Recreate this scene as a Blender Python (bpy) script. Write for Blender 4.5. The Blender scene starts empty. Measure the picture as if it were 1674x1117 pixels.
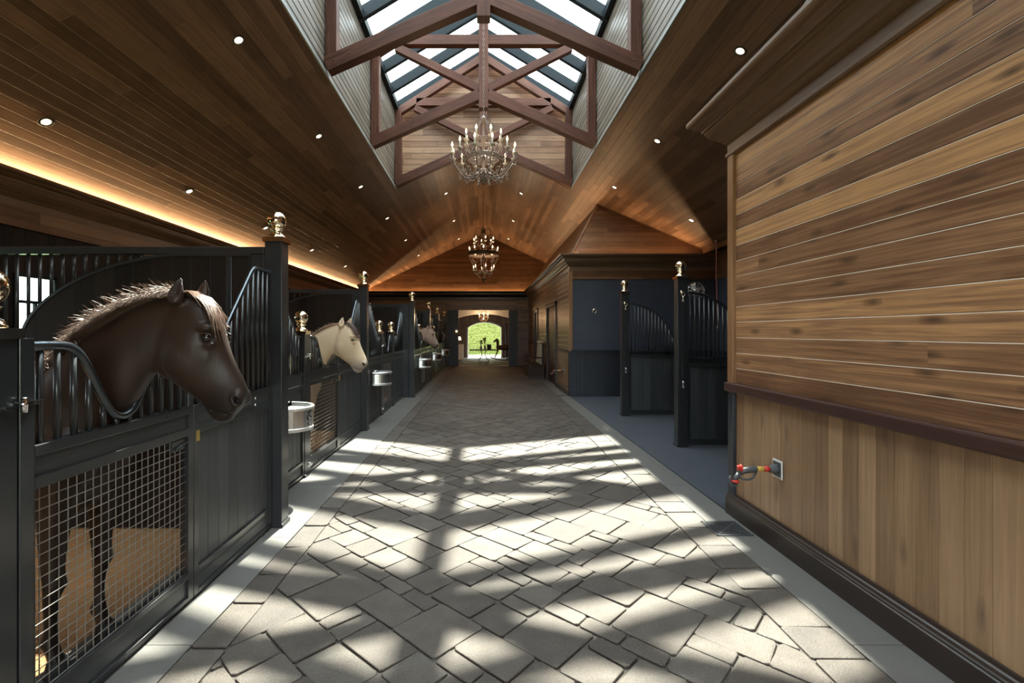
import bpy, bmesh, math, random
from mathutils import Vector, Matrix, noise
random.seed(7)
PI = math.pi
scene = bpy.context.scene
COL = scene.collection
# ---------------------------------------------------------------- camera
cam_d = bpy.data.cameras.new('camera'); cam = bpy.data.objects.new('camera', cam_d); COL.objects.link(cam)
cam.location = (0, 0, 1.5); cam.rotation_euler = (PI/2, 0, 0)
cam_d.sensor_width = 36; cam_d.lens = 790/1674*36
cam_d.shift_x = 46.5/1674; cam_d.shift_y = -14.8/1674
cam_d.clip_start = 0.05; cam_d.clip_end = 300
scene.camera = cam
# ---------------------------------------------------------------- world, sun, exposure
SKY = 4.2
world = bpy.data.worlds.new('sky'); scene.world = world; world.use_nodes = True
bg = world.node_tree.nodes['Background']
bg.inputs[0].default_value = (0.89, 0.96, 1.0, 1); bg.inputs[1].default_value = SKY
sun_d = bpy.data.lights.new('sun', 'SUN'); sun_d.energy = 12.3; sun_d.angle = math.radians(0.8); sun_d.color = (1.0, 0.93, 0.80)
sun = bpy.data.objects.new('sun', sun_d); COL.objects.link(sun)
sun.rotation_euler = Vector((-0.041, -0.673, -1.0)).to_track_quat('-Z', 'Y').to_euler(); sun.location = (0, 8, 14)
vs = scene.view_settings
scene.display_settings.display_device = 'sRGB'
vs.view_transform = 'Standard'; vs.look = 'None'; vs.gamma = 1; vs.use_curve_mapping = False
vs.exposure = 1.38
cy = scene.cycles
cy.use_denoising = True
try: cy.denoiser = 'OPENIMAGEDENOISE'
except Exception: pass
cy.max_bounces = 8; cy.diffuse_bounces = 5; cy.glossy_bounces = 4; cy.transmission_bounces = 4; cy.transparent_max_bounces = 12
cy.caustics_reflective = False; cy.caustics_refractive = False
cy.sample_clamp_indirect = 6.0; cy.blur_glossy = 0.5
try: cy.use_light_tree = True
except Exception: pass

def area_light(name, loc, direction, sx, sy, power, color, up='Y'):
    d = bpy.data.lights.new(name, 'AREA'); d.shape = 'RECTANGLE'; d.size = sx; d.size_y = sy
    d.energy = power; d.color = color
    o = bpy.data.objects.new(name, d); COL.objects.link(o); o.location = loc
    z = -Vector(direction).normalized(); y = Vector((0,1,0) if up == 'Y' else (1,0,0)); y = (y-z*y.dot(z)).normalized(); x = y.cross(z)
    o.rotation_euler = Matrix((x, y, z)).transposed().to_euler()
    return o
WARM = (1.0, 0.60, 0.29)
# LED strips lying in the coves on top of the cornices
area_light('cove_light_left', (-5.41, 9.0, 3.25), (0.35, 0, 1), 0.06, 25, 115, WARM)
area_light('cove_light_end', (-1.7, 21.61, 3.25), (0, 0.3, 1), 0.07, 7.4, 46, WARM, 'X')
area_light('cove_light_wash', (3.5, 11.275, 3.235), (0, 0.25, 1), 0.06, 2.7, 9, WARM, 'X')
area_light('cove_light_right', (1.945, 16.4, 3.235), (0.25, 0, 1), 0.07, 10, 24, WARM)

# ---------------------------------------------------------------- helpers
def tag(o, label=None, cat=None, group=None, kind=None):
    if label: o['label'] = label
    if cat: o['category'] = cat
    if group: o['group'] = group
    if kind: o['kind'] = kind
    return o
def empty(name, loc=(0, 0, 0), rz=0.0, label=None, cat=None, group=None, parent=None):
    o = bpy.data.objects.new(name, None); COL.objects.link(o)
    o.location = loc; o.rotation_euler = (0, 0, rz); o.empty_display_size = 0.1
    if parent: o.parent = parent
    return tag(o, label, cat, group)
def copy_tree(o, parent=None):
    c = o.copy(); COL.objects.link(c)
    if parent is not None:
        c.parent = parent
    for ch in list(o.children):
        copy_tree(ch, c)
    return c

class MB:
    """collects one mesh: vertices, faces, uv in metres, optional per-face tone"""
    def __init__(s): s.v = []; s.f = []; s.uv = []; s.tone = []; s.mi = []; s.sm = []; s.m = Matrix.Identity(4)
    def add(s, vs_, fs, uvs=None, tone=0.5, mi=0, smooth=False):
        b = len(s.v)
        for p in vs_: s.v.append(tuple(s.m @ Vector(p)))
        for k, f in enumerate(fs):
            s.f.append([b+i for i in f]); s.tone.append(tone); s.mi.append(mi); s.sm.append(smooth)
            s.uv.append(uvs[k] if uvs else [(0, 0)]*len(f))
    def box(s, x0, x1, y0, y1, z0, z1, M=None, mi=0, tone=None, grain=None):
        c = [(x0,y0,z0),(x1,y0,z0),(x1,y1,z0),(x0,y1,z0),(x0,y0,z1),(x1,y0,z1),(x1,y1,z1),(x0,y1,z1)]
        fs = [(0,3,2,1),(4,5,6,7),(0,1,5,4),(1,2,6,5),(2,3,7,6),(3,0,4,7)]
        d = [abs(x1-x0), abs(y1-y0), abs(z1-z0)]
        L = grain if grain is not None else d.index(max(d))
        ox, oy = random.random()*20, random.random()*20
        uvs = []
        for f in fs:
            P = [c[i] for i in f]
            flat = [a for a in range(3) if max(p[a] for p in P)-min(p[a] for p in P) < 1e-9]
            n = flat[0] if flat else 2
            ax = [a for a in range(3) if a != n]
            if L in ax: a = L; b2 = [q for q in ax if q != L][0]
            else: a, b2 = ax
            uvs.append([(p[a]+ox, p[b2]+oy) for p in P])
        if M is not None: c = [tuple(M @ Vector(p)) for p in c]
        s.add(c, fs, uvs, 0.5 if tone is None else tone, mi)
    def beam(s, p0, p1, w, h, side=(0, 1, 0), mi=0):
        """box from p0 to p1; w along side, h along the third direction"""
        p0 = Vector(p0); p1 = Vector(p1); d = (p1-p0); L = d.length; d.normalize()
        sd = Vector(side); sd = (sd - d*sd.dot(d)).normalized(); u = d.cross(sd)
        M = Matrix((( d.x, sd.x, u.x, p0.x), (d.y, sd.y, u.y, p0.y), (d.z, sd.z, u.z, p0.z), (0,0,0,1)))
        s.box(0, L, -w/2, w/2, -h/2, h/2, M, mi, grain=0)
    def quad(s, p, U, V, uo=0, vo=0, mi=0):
        p = Vector(p); U = Vector(U); V = Vector(V); a = U.length; b = V.length
        s.add([p, p+U, p+U+V, p+V], [(0,1,2,3)], [[(uo,vo),(uo+a,vo),(uo+a,vo+b),(uo,vo+b)]], mi=mi)
    def poly(s, pts, u, v, o=(0,0,0), mi=0):
        u = Vector(u).normalized(); v = Vector(v).normalized(); o = Vector(o)
        s.add(pts, [tuple(range(len(pts)))], [[((Vector(p)-o).dot(u), (Vector(p)-o).dot(v)) for p in pts]], mi=mi)
    def tube(s, pts, r, seg=8, closed=False, mi=0, caps=True):
        pts = [Vector(p) for p in pts]; n = len(pts)
        rs = r if isinstance(r, (list, tuple)) else [r]*n
        rings = []; up = None
        for i in range(n):
            a = pts[i-1] if (i > 0 or closed) else pts[i]
            b = pts[(i+1) % n] if (i < n-1 or closed) else pts[i]
            t = (b-a)
            if t.length < 1e-9: t = Vector((0,0,1))
            t.normalize()
            if up is None:
                up = Vector((0,0,1)) if abs(t.z) < 0.9 else Vector((1,0,0))
            up = (up - t*up.dot(t))
            if up.length < 1e-6: up = t.orthogonal()
            up.normalize(); sd = t.cross(up)
            rings.append([pts[i] + (up*math.cos(2*PI*k/seg) + sd*math.sin(2*PI*k/seg))*rs[i] for k in range(seg)])
        V = [q for R in rings for q in R]; F = []; UV = []
        m = n if closed else n-1
        for i in range(m):
            j = (i+1) % n
            for k in range(seg):
                k2 = (k+1) % seg
                F.append((i*seg+k, i*seg+k2, j*seg+k2, j*seg+k))
                UV.append([(i*.1, k*.01), (i*.1, k2*.01), (i*.1+.1, k2*.01), (i*.1+.1, k*.01)])
        if not closed and caps:
            F.append(tuple(reversed(range(seg)))); UV.append([(0,0)]*seg)
            F.append(tuple((n-1)*seg+k for k in range(seg))); UV.append([(0,0)]*seg)
        s.add(V, F, UV, smooth=True, mi=mi)
    def lathe(s, prof, c=(0,0,0), seg=20, axis='z', mi=0, smooth=True, caps=True):
        V = []; F = []; c = Vector(c); n = len(prof)
        for (r, h) in prof:
            for k in range(seg):
                a = 2*PI*k/seg; x, y = r*math.cos(a), r*math.sin(a)
                p = {'z': (x, y, h), 'x': (h, x, y), 'y': (x, h, y)}[axis]
                V.append(c+Vector(p))
        for i in range(n-1):
            for k in range(seg):
                k2 = (k+1) % seg
                F.append((i*seg+k, i*seg+k2, (i+1)*seg+k2, (i+1)*seg+k))
        if caps and prof[0][0] > 1e-6: F.append(tuple(reversed(range(seg))))
        if caps and prof[-1][0] > 1e-6: F.append(tuple((n-1)*seg+k for k in range(seg)))
        s.add(V, F, None, smooth=smooth, mi=mi)
    def ball(s, c, r, seg=20, sq=(1,1,1), mi=0):
        n = max(6, seg//2); V = []; F = []; c = Vector(c)
        for i in range(n+1):
            t = PI*i/n
            for k in range(seg):
                a = 2*PI*k/seg
                V.append(c+Vector((r*sq[0]*math.sin(t)*math.cos(a), r*sq[1]*math.sin(t)*math.sin(a), r*sq[2]*math.cos(t))))
        for i in range(n):
            for k in range(seg):
                k2 = (k+1) % seg
                F.append((i*seg+k, (i+1)*seg+k, (i+1)*seg+k2, i*seg+k2))
        s.add(V, F, None, smooth=True, mi=mi)
    def build(s, name, mats, parent=None, label=None, cat=None, group=None, kind=None, bevel=0, loc=None, tone=False):
        me = bpy.data.meshes.new(name); me.from_pydata(s.v, [], s.f)
        uvl = me.uv_layers.new(name='UVMap'); flat = []
        for uv in s.uv:
            for q in uv: flat += [q[0], q[1]]
        uvl.data.foreach_set('uv', flat)
        if tone:
            at = me.attributes.new('tone', 'FLOAT', 'FACE'); at.data.foreach_set('value', s.tone)
        if not isinstance(mats, (list, tuple)): mats = [mats]
        for m in mats: me.materials.append(m)
        me.polygons.foreach_set('material_index', s.mi); me.polygons.foreach_set('use_smooth', s.sm)
        me.update()
        bm = bmesh.new(); bm.from_mesh(me)
        bmesh.ops.remove_doubles(bm, verts=bm.verts, dist=1e-6)
        if len(s.f) > 1 and not tone: bmesh.ops.recalc_face_normals(bm, faces=bm.faces)
        bm.to_mesh(me); bm.free()
        o = bpy.data.objects.new(name, me); COL.objects.link(o)
        if loc: o.location = loc
        if parent: o.parent = parent
        if bevel:
            b = o.modifiers.new('bevel', 'BEVEL'); b.width = bevel; b.segments = 2; b.limit_method = 'ANGLE'; b.angle_limit = math.radians(40)
        return tag(o, label, cat, group, kind)
def structure(mb, name, m, **k): return mb.build(name, m, kind='structure', **k)

# ---------------------------------------------------------------- materials
def N(nt, t, **k):
    n = nt.nodes.new(t)
    for a, b in k.items():
        if a in ('operation', 'noise_dimensions', 'feature', 'blend_type', 'data_type', 'attribute_name', 'attribute_type', 'distance'): setattr(n, a, b)
    return n
def math_(nt, op, a, b=None, c=None, clamp=False):
    n = nt.nodes.new('ShaderNodeMath'); n.operation = op; n.use_clamp = clamp
    for i, x in enumerate((a, b, c)):
        if x is None: continue
        if isinstance(x, (int, float)): n.inputs[i].default_value = x
        else: nt.links.new(x, n.inputs[i])
    return n.outputs[0]
def mixc(nt, fac, a, b, mode='MIX'):
    n = nt.nodes.new('ShaderNodeMix'); n.data_type = 'RGBA'; n.blend_type = mode
    for inp, x in ((n.inputs[0], fac), (n.inputs[6], a), (n.inputs[7], b)):
        if isinstance(x, (int, float)): inp.default_value = x
        elif isinstance(x, tuple): inp.default_value = (*x, 1)
        else: nt.links.new(x, inp)
    return n.outputs[2]
def base_mat(name):
    m = bpy.data.materials.new(name); m.use_nodes = True
    nt = m.node_tree; p = nt.nodes['Principled BSDF']
    return m, nt, p
def plain(name, col, rough=0.5, metal=0.0, noise_amt=0.12, nscale=8, bump=0.0, coat=0.0, spec=0.5, bscale=60):
    m, nt, p = base_mat(name)
    tc = nt.nodes.new('ShaderNodeTexCoord')
    nz = nt.nodes.new('ShaderNodeTexNoise'); nz.inputs['Scale'].default_value = nscale; nz.inputs['Detail'].default_value = 5
    nt.links.new(tc.outputs['Object'], nz.inputs['Vector'])
    k = math_(nt, 'MULTIPLY_ADD', nz.outputs[0], 2*noise_amt, 1-noise_amt)
    vm = nt.nodes.new('ShaderNodeVectorMath'); vm.operation = 'SCALE'; vm.inputs[0].default_value = col
    nt.links.new(k, vm.inputs['Scale']); nt.links.new(vm.outputs[0], p.inputs['Base Color'])
    r = math_(nt, 'MULTIPLY_ADD', nz.outputs[0], 0.12, rough-0.06, clamp=True)
    nt.links.new(r, p.inputs['Roughness'])
    p.inputs['Metallic'].default_value = metal
    p.inputs['Coat Weight'].default_value = coat; p.inputs['Coat Roughness'].default_value = 0.15
    p.inputs['Specular IOR Level'].default_value = spec
    if bump:
        n2 = nt.nodes.new('ShaderNodeTexNoise'); n2.inputs['Scale'].default_value = bscale; n2.inputs['Detail'].default_value = 4
        nt.links.new(tc.outputs['Object'], n2.inputs['Vector'])
        b = nt.nodes.new('ShaderNodeBump'); b.inputs['Strength'].default_value = bump; b.inputs['Distance'].default_value = 0.01
        nt.links.new(n2.outputs[0], b.inputs['Height']); nt.links.new(b.outputs[0], p.inputs['Normal'])
    return m
def wood(name, c_dark, c_mid, c_light, w=0.13, L=3.2, rough=0.42, groove=0.0035, gdark=0.3, knots=0.5, vary=1.0, gscale=1.0, coat=0.0, bumpk=0.5, contrast=1.0, spec=0.5):
    m, nt, p = base_mat(name)
    uvn = nt.nodes.new('ShaderNodeUVMap'); uvn.uv_map = 'UVMap'
    sp = nt.nodes.new('ShaderNodeSeparateXYZ'); nt.links.new(uvn.outputs[0], sp.inputs[0])
    u, v = sp.outputs[0], sp.outputs[1]
    vv = math_(nt, 'DIVIDE', v, w); idx = math_(nt, 'FLOOR', vv); fr = math_(nt, 'FRACT', vv)
    wn = nt.nodes.new('ShaderNodeTexWhiteNoise'); wn.noise_dimensions = '1D'; nt.links.new(idx, wn.inputs['W'])
    u2 = math_(nt, 'ADD', math_(nt, 'DIVIDE', u, L), math_(nt, 'MULTIPLY', wn.outputs[0], 7.3))
    idx2 = math_(nt, 'FLOOR', u2); fu = math_(nt, 'FRACT', u2)
    cb = nt.nodes.new('ShaderNodeCombineXYZ'); nt.links.new(idx, cb.inputs[0]); nt.links.new(idx2, cb.inputs[1])
    wn2 = nt.nodes.new('ShaderNodeTexWhiteNoise'); wn2.noise_dimensions = '2D'; nt.links.new(cb.outputs[0], wn2.inputs['Vector'])
    t = wn2.outputs[0]
    g = nt.nodes.new('ShaderNodeCombineXYZ')
    nt.links.new(math_(nt, 'MULTIPLY', u, 1.3*gscale), g.inputs[0]); nt.links.new(math_(nt, 'MULTIPLY', v, 44*gscale), g.inputs[1])
    nt.links.new(math_(nt, 'MULTIPLY', t, 60), g.inputs[2])
    nz = nt.nodes.new('ShaderNodeTexNoise'); nz.inputs['Scale'].default_value = 1; nz.inputs['Detail'].default_value = 6
    nz.inputs['Roughness'].default_value = 0.62; nz.inputs['Distortion'].default_value = 0.9
    nt.links.new(g.outputs[0], nz.inputs['Vector'])
    # knots
    kv = nt.nodes.new('ShaderNodeCombineXYZ')
    nt.links.new(math_(nt, 'MULTIPLY_ADD', u, 2.0, math_(nt, 'MULTIPLY', t, 31)), kv.inputs[0]); nt.links.new(math_(nt, 'MULTIPLY', v, 6.5), kv.inputs[1])
    vo = nt.nodes.new('ShaderNodeTexVoronoi'); vo.voronoi_dimensions = '2D'; vo.inputs['Scale'].default_value = 1.0; nt.links.new(kv.outputs[0], vo.inputs['Vector'])
    vs_ = nt.nodes.new('ShaderNodeSeparateColor'); nt.links.new(vo.outputs['Color'], vs_.inputs[0])
    kd = math_(nt, 'ADD', vo.outputs['Distance'], math_(nt, 'MULTIPLY', math_(nt, 'SUBTRACT', nz.outputs[0], .5), .12))
    kmask = math_(nt, 'MULTIPLY', math_(nt, 'POWER', math_(nt, 'SUBTRACT', 1.0, math_(nt, 'DIVIDE', kd, 0.17), clamp=True), 0.7), math_(nt, 'MULTIPLY', math_(nt, 'LESS_THAN', vs_.outputs[0], .42), knots))
    blot = nt.nodes.new('ShaderNodeTexNoise'); blot.inputs['Scale'].default_value = 2.2; nt.links.new(uvn.outputs[0], blot.inputs['Vector'])
    f = math_(nt, 'ADD', math_(nt, 'MULTIPLY', math_(nt, 'SUBTRACT', t, 0.5), 0.62*vary), math_(nt, 'MULTIPLY', math_(nt, 'SUBTRACT', nz.outputs[0], 0.5), 1.5*contrast))
    f = math_(nt, 'ADD', f, math_(nt, 'MULTIPLY', math_(nt, 'SUBTRACT', blot.outputs[0], 0.5), 0.5))
    f = math_(nt, 'ADD', f, 0.5)
    rp = nt.nodes.new('ShaderNodeValToRGB'); e = rp.color_ramp.elements
    e[0].position = 0.05; e[0].color = (*c_dark, 1); e[1].position = 0.95; e[1].color = (*c_light, 1)
    md = e.new(0.5); md.color = (*c_mid, 1)
    nt.links.new(f, rp.inputs[0])
    col = mixc(nt, kmask, rp.outputs[0], tuple(0.45*x for x in c_dark))
    h = math_(nt, 'MULTIPLY', nz.outputs[0], 0.10)
    if groove:
        e1 = math_(nt, 'MULTIPLY', math_(nt, 'MINIMUM', fr, math_(nt, 'SUBTRACT', 1.0, fr)), w)
        e2 = math_(nt, 'MULTIPLY', math_(nt, 'MINIMUM', fu, math_(nt, 'SUBTRACT', 1.0, fu)), L*1.6)
        ed = math_(nt, 'MINIMUM', e1, e2)
        gm = math_(nt, 'SUBTRACT', 1.0, math_(nt, 'DIVIDE', ed, groove), clamp=True)
        col = mixc(nt, math_(nt, 'MULTIPLY', gm, 1-gdark), col, (0.006, 0.004, 0.003))
        h = math_(nt, 'SUBTRACT', h, math_(nt, 'MULTIPLY', gm, 1.0))
    nt.links.new(col, p.inputs['Base Color'])
    r = math_(nt, 'MULTIPLY_ADD', nz.outputs[0], 0.25, rough-0.12, clamp=True)
    nt.links.new(r, p.inputs['Roughness']); p.inputs['Coat Weight'].default_value = coat; p.inputs['Specular IOR Level'].default_value = spec
    b = nt.nodes.new('ShaderNodeBump'); b.inputs['Strength'].default_value = bumpk; b.inputs['Distance'].default_value = 0.004
    nt.links.new(h, b.inputs['Height']); nt.links.new(b.outputs[0], p.inputs['Normal'])
    return m
def emit(name, col, st):
    m, nt, p = base_mat(name)
    p.inputs['Base Color'].default_value = (0, 0, 0, 1)
    p.inputs['Emission Color'].default_value = (*col, 1); p.inputs['Emission Strength'].default_value = st
    nz = nt.nodes.new('ShaderNodeTexNoise'); nz.inputs['Scale'].default_value = 3
    nt.links.new(math_(nt, 'MULTIPLY_ADD', nz.outputs[0], 0.1*st, 0.95*st), p.inputs['Emission Strength'])
    return m
def glass_mat(name, tint=(0.93, 0.97, 0.97)):
    m = bpy.data.materials.new(name); m.use_nodes = True; nt = m.node_tree
    nt.nodes.remove(nt.nodes['Principled BSDF']); out = nt.nodes['Material Output']
    tr = nt.nodes.new('ShaderNodeBsdfTransparent'); tr.inputs[0].default_value = (*tint, 1)
    gl = nt.nodes.new('ShaderNodeBsdfGlossy'); gl.inputs['Roughness'].default_value = 0.02
    mx = nt.nodes.new('ShaderNodeMixShader'); mx.inputs[0].default_value = 0.06
    nt.links.new(tr.outputs[0], mx.inputs[1]); nt.links.new(gl.outputs[0], mx.inputs[2]); nt.links.new(mx.outputs[0], out.inputs[0])
    return m

M = {}
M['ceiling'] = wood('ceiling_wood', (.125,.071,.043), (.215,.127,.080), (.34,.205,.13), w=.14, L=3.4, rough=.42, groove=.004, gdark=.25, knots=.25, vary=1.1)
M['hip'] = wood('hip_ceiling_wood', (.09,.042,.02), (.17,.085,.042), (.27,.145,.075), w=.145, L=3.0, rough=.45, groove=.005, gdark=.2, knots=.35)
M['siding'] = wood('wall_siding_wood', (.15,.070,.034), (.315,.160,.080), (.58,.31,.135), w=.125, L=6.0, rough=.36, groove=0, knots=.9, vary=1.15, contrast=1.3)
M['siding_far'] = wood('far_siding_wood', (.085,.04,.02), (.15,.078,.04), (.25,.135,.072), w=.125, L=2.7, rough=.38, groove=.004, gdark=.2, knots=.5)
M['wainscot'] = wood('wainscot_wood', (.18,.10,.05), (.30,.178,.095), (.44,.275,.155), w=.117, L=4.0, rough=.38, groove=0, knots=.6, vary=.8, contrast=.8)
M['gable'] = wood('gable_siding_wood', (.13,.062,.032), (.27,.145,.078), (.42,.26,.15), w=.15, L=2.6, rough=.5, groove=.011, gdark=.1, knots=.3)
M['well'] = wood('skylight_siding_wood', (.10,.085,.065), (.17,.145,.115), (.24,.21,.17), w=.115, L=3.5, rough=.38, groove=0, gdark=.15, knots=.1)
M['crown'] = wood('cornice_wood', (.115,.065,.038), (.175,.10,.060), (.24,.145,.088), w=5, L=40, rough=.34, groove=0, knots=0, vary=.3, bumpk=.06, gscale=.5, contrast=.6)
M['frieze'] = wood('frieze_wood', (.10,.045,.022), (.18,.085,.042), (.27,.14,.075), w=.16, L=4, rough=.35, groove=.003, knots=.2)
M['siding_edge_glint'] = plain('painted_edge_glint', (.62,.50,.38), rough=.4)  # skylight catching the board edges, painted in as a paler colour
M['trim'] = wood('corner_trim_wood', (.14,.065,.028), (.25,.125,.056), (.36,.19,.09), w=5, L=40, rough=.35, groove=0, knots=.1, vary=.3)
M['base'] = wood('baseboard_wood', (.020,.012,.010), (.028,.018,.014), (.036,.024,.019), w=5, L=40, rough=.32, groove=0, knots=0, vary=.3, bumpk=.05, gscale=.5)
M['rail'] = wood('chair_rail_wood', (.035,.016,.013), (.055,.024,.019), (.075,.034,.027), w=5, L=40, rough=.45, groove=0, knots=0, vary=.3, bumpk=.08, gscale=.5, spec=.3)
M['truss'] = wood('timber_truss_wood', (.038,.014,.009), (.080,.030,.018), (.13,.053,.032), w=3, L=20, rough=.5, groove=0, knots=.4, vary=.5, spec=.25, contrast=1.3)
M['black_board'] = wood('black_stained_boards', (.022,.025,.026), (.040,.044,.046), (.066,.071,.073), w=.117, L=9, rough=.42, groove=.004, gdark=.15, knots=.05, vary=.8)
M['bay_board'] = wood('bay_dark_boards', (.014,.017,.022), (.021,.025,.033), (.030,.035,.045), w=.09, L=9, rough=.45, groove=.006, gdark=.15, knots=0, vary=.5)
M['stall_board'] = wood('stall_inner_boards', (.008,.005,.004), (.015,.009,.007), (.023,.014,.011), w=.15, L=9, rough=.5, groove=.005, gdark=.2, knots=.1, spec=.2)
M['black'] = plain('black_painted_steel', (.023,.025,.027), rough=.30, noise_amt=.2, nscale=20, bump=.05, coat=.25)
M['black_tube'] = plain('polished_dark_tube', (.10,.115,.13), rough=.22, metal=.85, noise_amt=.1, nscale=30)
M['wire'] = plain('mesh_wire', (.30,.28,.25), rough=.35, metal=.7, noise_amt=.2, nscale=20)
M['brass'] = plain('polished_brass', (.93,.80,.58), rough=.09, metal=1, noise_amt=.06, nscale=12)
M['steel'] = plain('stainless_steel', (.80,.80,.78), rough=.24, metal=1, noise_amt=.05, nscale=14)
M['steel_rim'] = plain('bright_steel_rim', (.86,.87,.86), rough=.30, metal=.8, noise_amt=.05)
M['plaster'] = plain('navy_plaster', (.050,.059,.082), rough=.55, noise_amt=.3, nscale=3.5, bump=.15, bscale=9)
M['concrete'] = plain('kerb_concrete', (.120,.112,.102), rough=.62, noise_amt=.16, nscale=5, bump=.25, bscale=70)
M['grout'] = plain('paver_joint_sand', (.075,.065,.055), rough=.9, noise_amt=.2, nscale=30)
M['black_rubber'] = plain('black_rubber', (.012,.012,.013), rough=.7)
M['skyframe'] = plain('skylight_frame_paint', (.012,.017,.020), rough=.6, noise_amt=.1, spec=.12)
M['skytrim'] = plain('skylight_light_trim', (.28,.29,.27), rough=.4)
M['glass'] = glass_mat('clear_glass')
M['iron'] = plain('antique_silver_iron', (.25,.20,.17), rough=.55, metal=.1, noise_amt=.3, nscale=40, bump=.3, bscale=90)
M['dark_iron'] = plain('dark_wrought_iron', (.10,.065,.045), rough=.4, metal=.6, noise_amt=.3, nscale=40)
M['candle'] = plain('candle_sleeve', (.62,.58,.50), rough=.5)
M['bulb'] = emit('candle_bulb_glow', (1.0, .66, .32), 9)
M['lamp'] = emit('downlight_glow', (1.0, .82, .55), 2.2)
M['can'] = plain('downlight_reflector', (.75,.68,.55), rough=.2, metal=.8)
M['white'] = plain('white_plastic', (.75,.75,.72), rough=.4)
M['red'] = plain('red_paint', (.55,.03,.02), rough=.35)
M['yellow'] = plain('yellow_brass_tape', (.75,.50,.12), rough=.35, metal=.3)
M['grey_rubber'] = plain('grey_hose_rubber', (.07,.075,.08), rough=.45)
M['dark_furn'] = plain('dark_walnut', (.040,.018,.011), rough=.5, spec=.25, noise_amt=.3)
M['cushion'] = plain('pale_slat_wood', (.42,.38,.28), rough=.4)
M['stone'] = plain('pale_stone', (.68,.68,.68), rough=.7, noise_amt=.3, nscale=9, bump=.3)
M['navy_cloth'] = plain('navy_cloth', (.03,.05,.12), rough=.8)
M['plate'] = plain('tag_metal', (.55,.38,.12), rough=.3, metal=.9)
M['chrome'] = plain('chrome', (.85,.85,.86), rough=.12, metal=1, noise_amt=.04)
# ---------------------------------------------------------------- special materials
def paver_mat():
    m, nt, p = base_mat('cobble_pavers')
    at = nt.nodes.new('ShaderNodeAttribute'); at.attribute_name = 'tone'
    tc = nt.nodes.new('ShaderNodeTexCoord')
    rp = nt.nodes.new('ShaderNodeValToRGB'); e = rp.color_ramp.elements
    e[0].color = (.040,.032,.027,1); e[1].color = (.115,.099,.084,1); q = e.new(.5); q.color = (.076,.060,.048,1)
    n1 = nt.nodes.new('ShaderNodeTexNoise'); n1.inputs['Scale'].default_value = 7; n1.inputs['Detail'].default_value = 6
    n2 = nt.nodes.new('ShaderNodeTexNoise'); n2.inputs['Scale'].default_value = 90; n2.inputs['Detail'].default_value = 4; n2.inputs['Roughness'].default_value = .7
    for n in (n1, n2): nt.links.new(tc.outputs['Object'], n.inputs['Vector'])
    f = math_(nt, 'ADD', math_(nt, 'MULTIPLY', at.outputs['Fac'], .55), math_(nt, 'MULTIPLY', n1.outputs[0], .9))
    f = math_(nt, 'SUBTRACT', f, .22)
    nt.links.new(f, rp.inputs[0])
    sp = math_(nt, 'MULTIPLY_ADD', n2.outputs[0], 1.5, .25)
    col = mixc(nt, 1.0, rp.outputs[0], (1,1,1), 'MULTIPLY')
    vm = nt.nodes.new('ShaderNodeVectorMath'); vm.operation = 'SCALE'; nt.links.new(col, vm.inputs[0]); nt.links.new(sp, vm.inputs['Scale'])
    nt.links.new(vm.outputs[0], p.inputs['Base Color'])
    p.inputs['Roughness'].default_value = .62
    h = math_(nt, 'ADD', math_(nt, 'MULTIPLY', n2.outputs[0], .5), math_(nt, 'MULTIPLY', n1.outputs[0], 1.0))
    b = nt.nodes.new('ShaderNodeBump'); b.inputs['Strength'].default_value = .9; b.inputs['Distance'].default_value = .010
    nt.links.new(h, b.inputs['Height']); nt.links.new(b.outputs[0], p.inputs['Normal'])
    return m
M['paver'] = paver_mat()
def mat_rubber():
    m, nt, p = base_mat('diamond_rubber_mat')
    tc = nt.nodes.new('ShaderNodeTexCoord'); mp = nt.nodes.new('ShaderNodeMapping'); mp.inputs['Rotation'].default_value = (0, 0, PI/4)
    nt.links.new(tc.outputs['Object'], mp.inputs['Vector'])
    br = nt.nodes.new('ShaderNodeTexBrick'); br.inputs['Scale'].default_value = 11; br.inputs['Mortar Size'].default_value = .06
    br.inputs['Color1'].default_value = (.9,.9,.9,1); br.inputs['Color2'].default_value = (.6,.6,.6,1); br.inputs['Mortar'].default_value = (0,0,0,1)
    nt.links.new(mp.outputs[0], br.inputs['Vector'])
    nz = nt.nodes.new('ShaderNodeTexNoise'); nz.inputs['Scale'].default_value = 4; nz.inputs['Detail'].default_value = 5; nt.links.new(tc.outputs['Object'], nz.inputs['Vector'])
    col = mixc(nt, nz.outputs[0], (.055,.062,.075), (.115,.125,.142))
    col = mixc(nt, br.outputs['Fac'], col, (.035,.04,.05))
    nt.links.new(col, p.inputs['Base Color']); p.inputs['Roughness'].default_value = .5
    b = nt.nodes.new('ShaderNodeBump'); b.inputs['Strength'].default_value = .6; b.inputs['Distance'].default_value = .004
    nt.links.new(br.outputs['Color'], b.inputs['Height']); nt.links.new(b.outputs[0], p.inputs['Normal'])
    return m
M['mat'] = mat_rubber()
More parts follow.
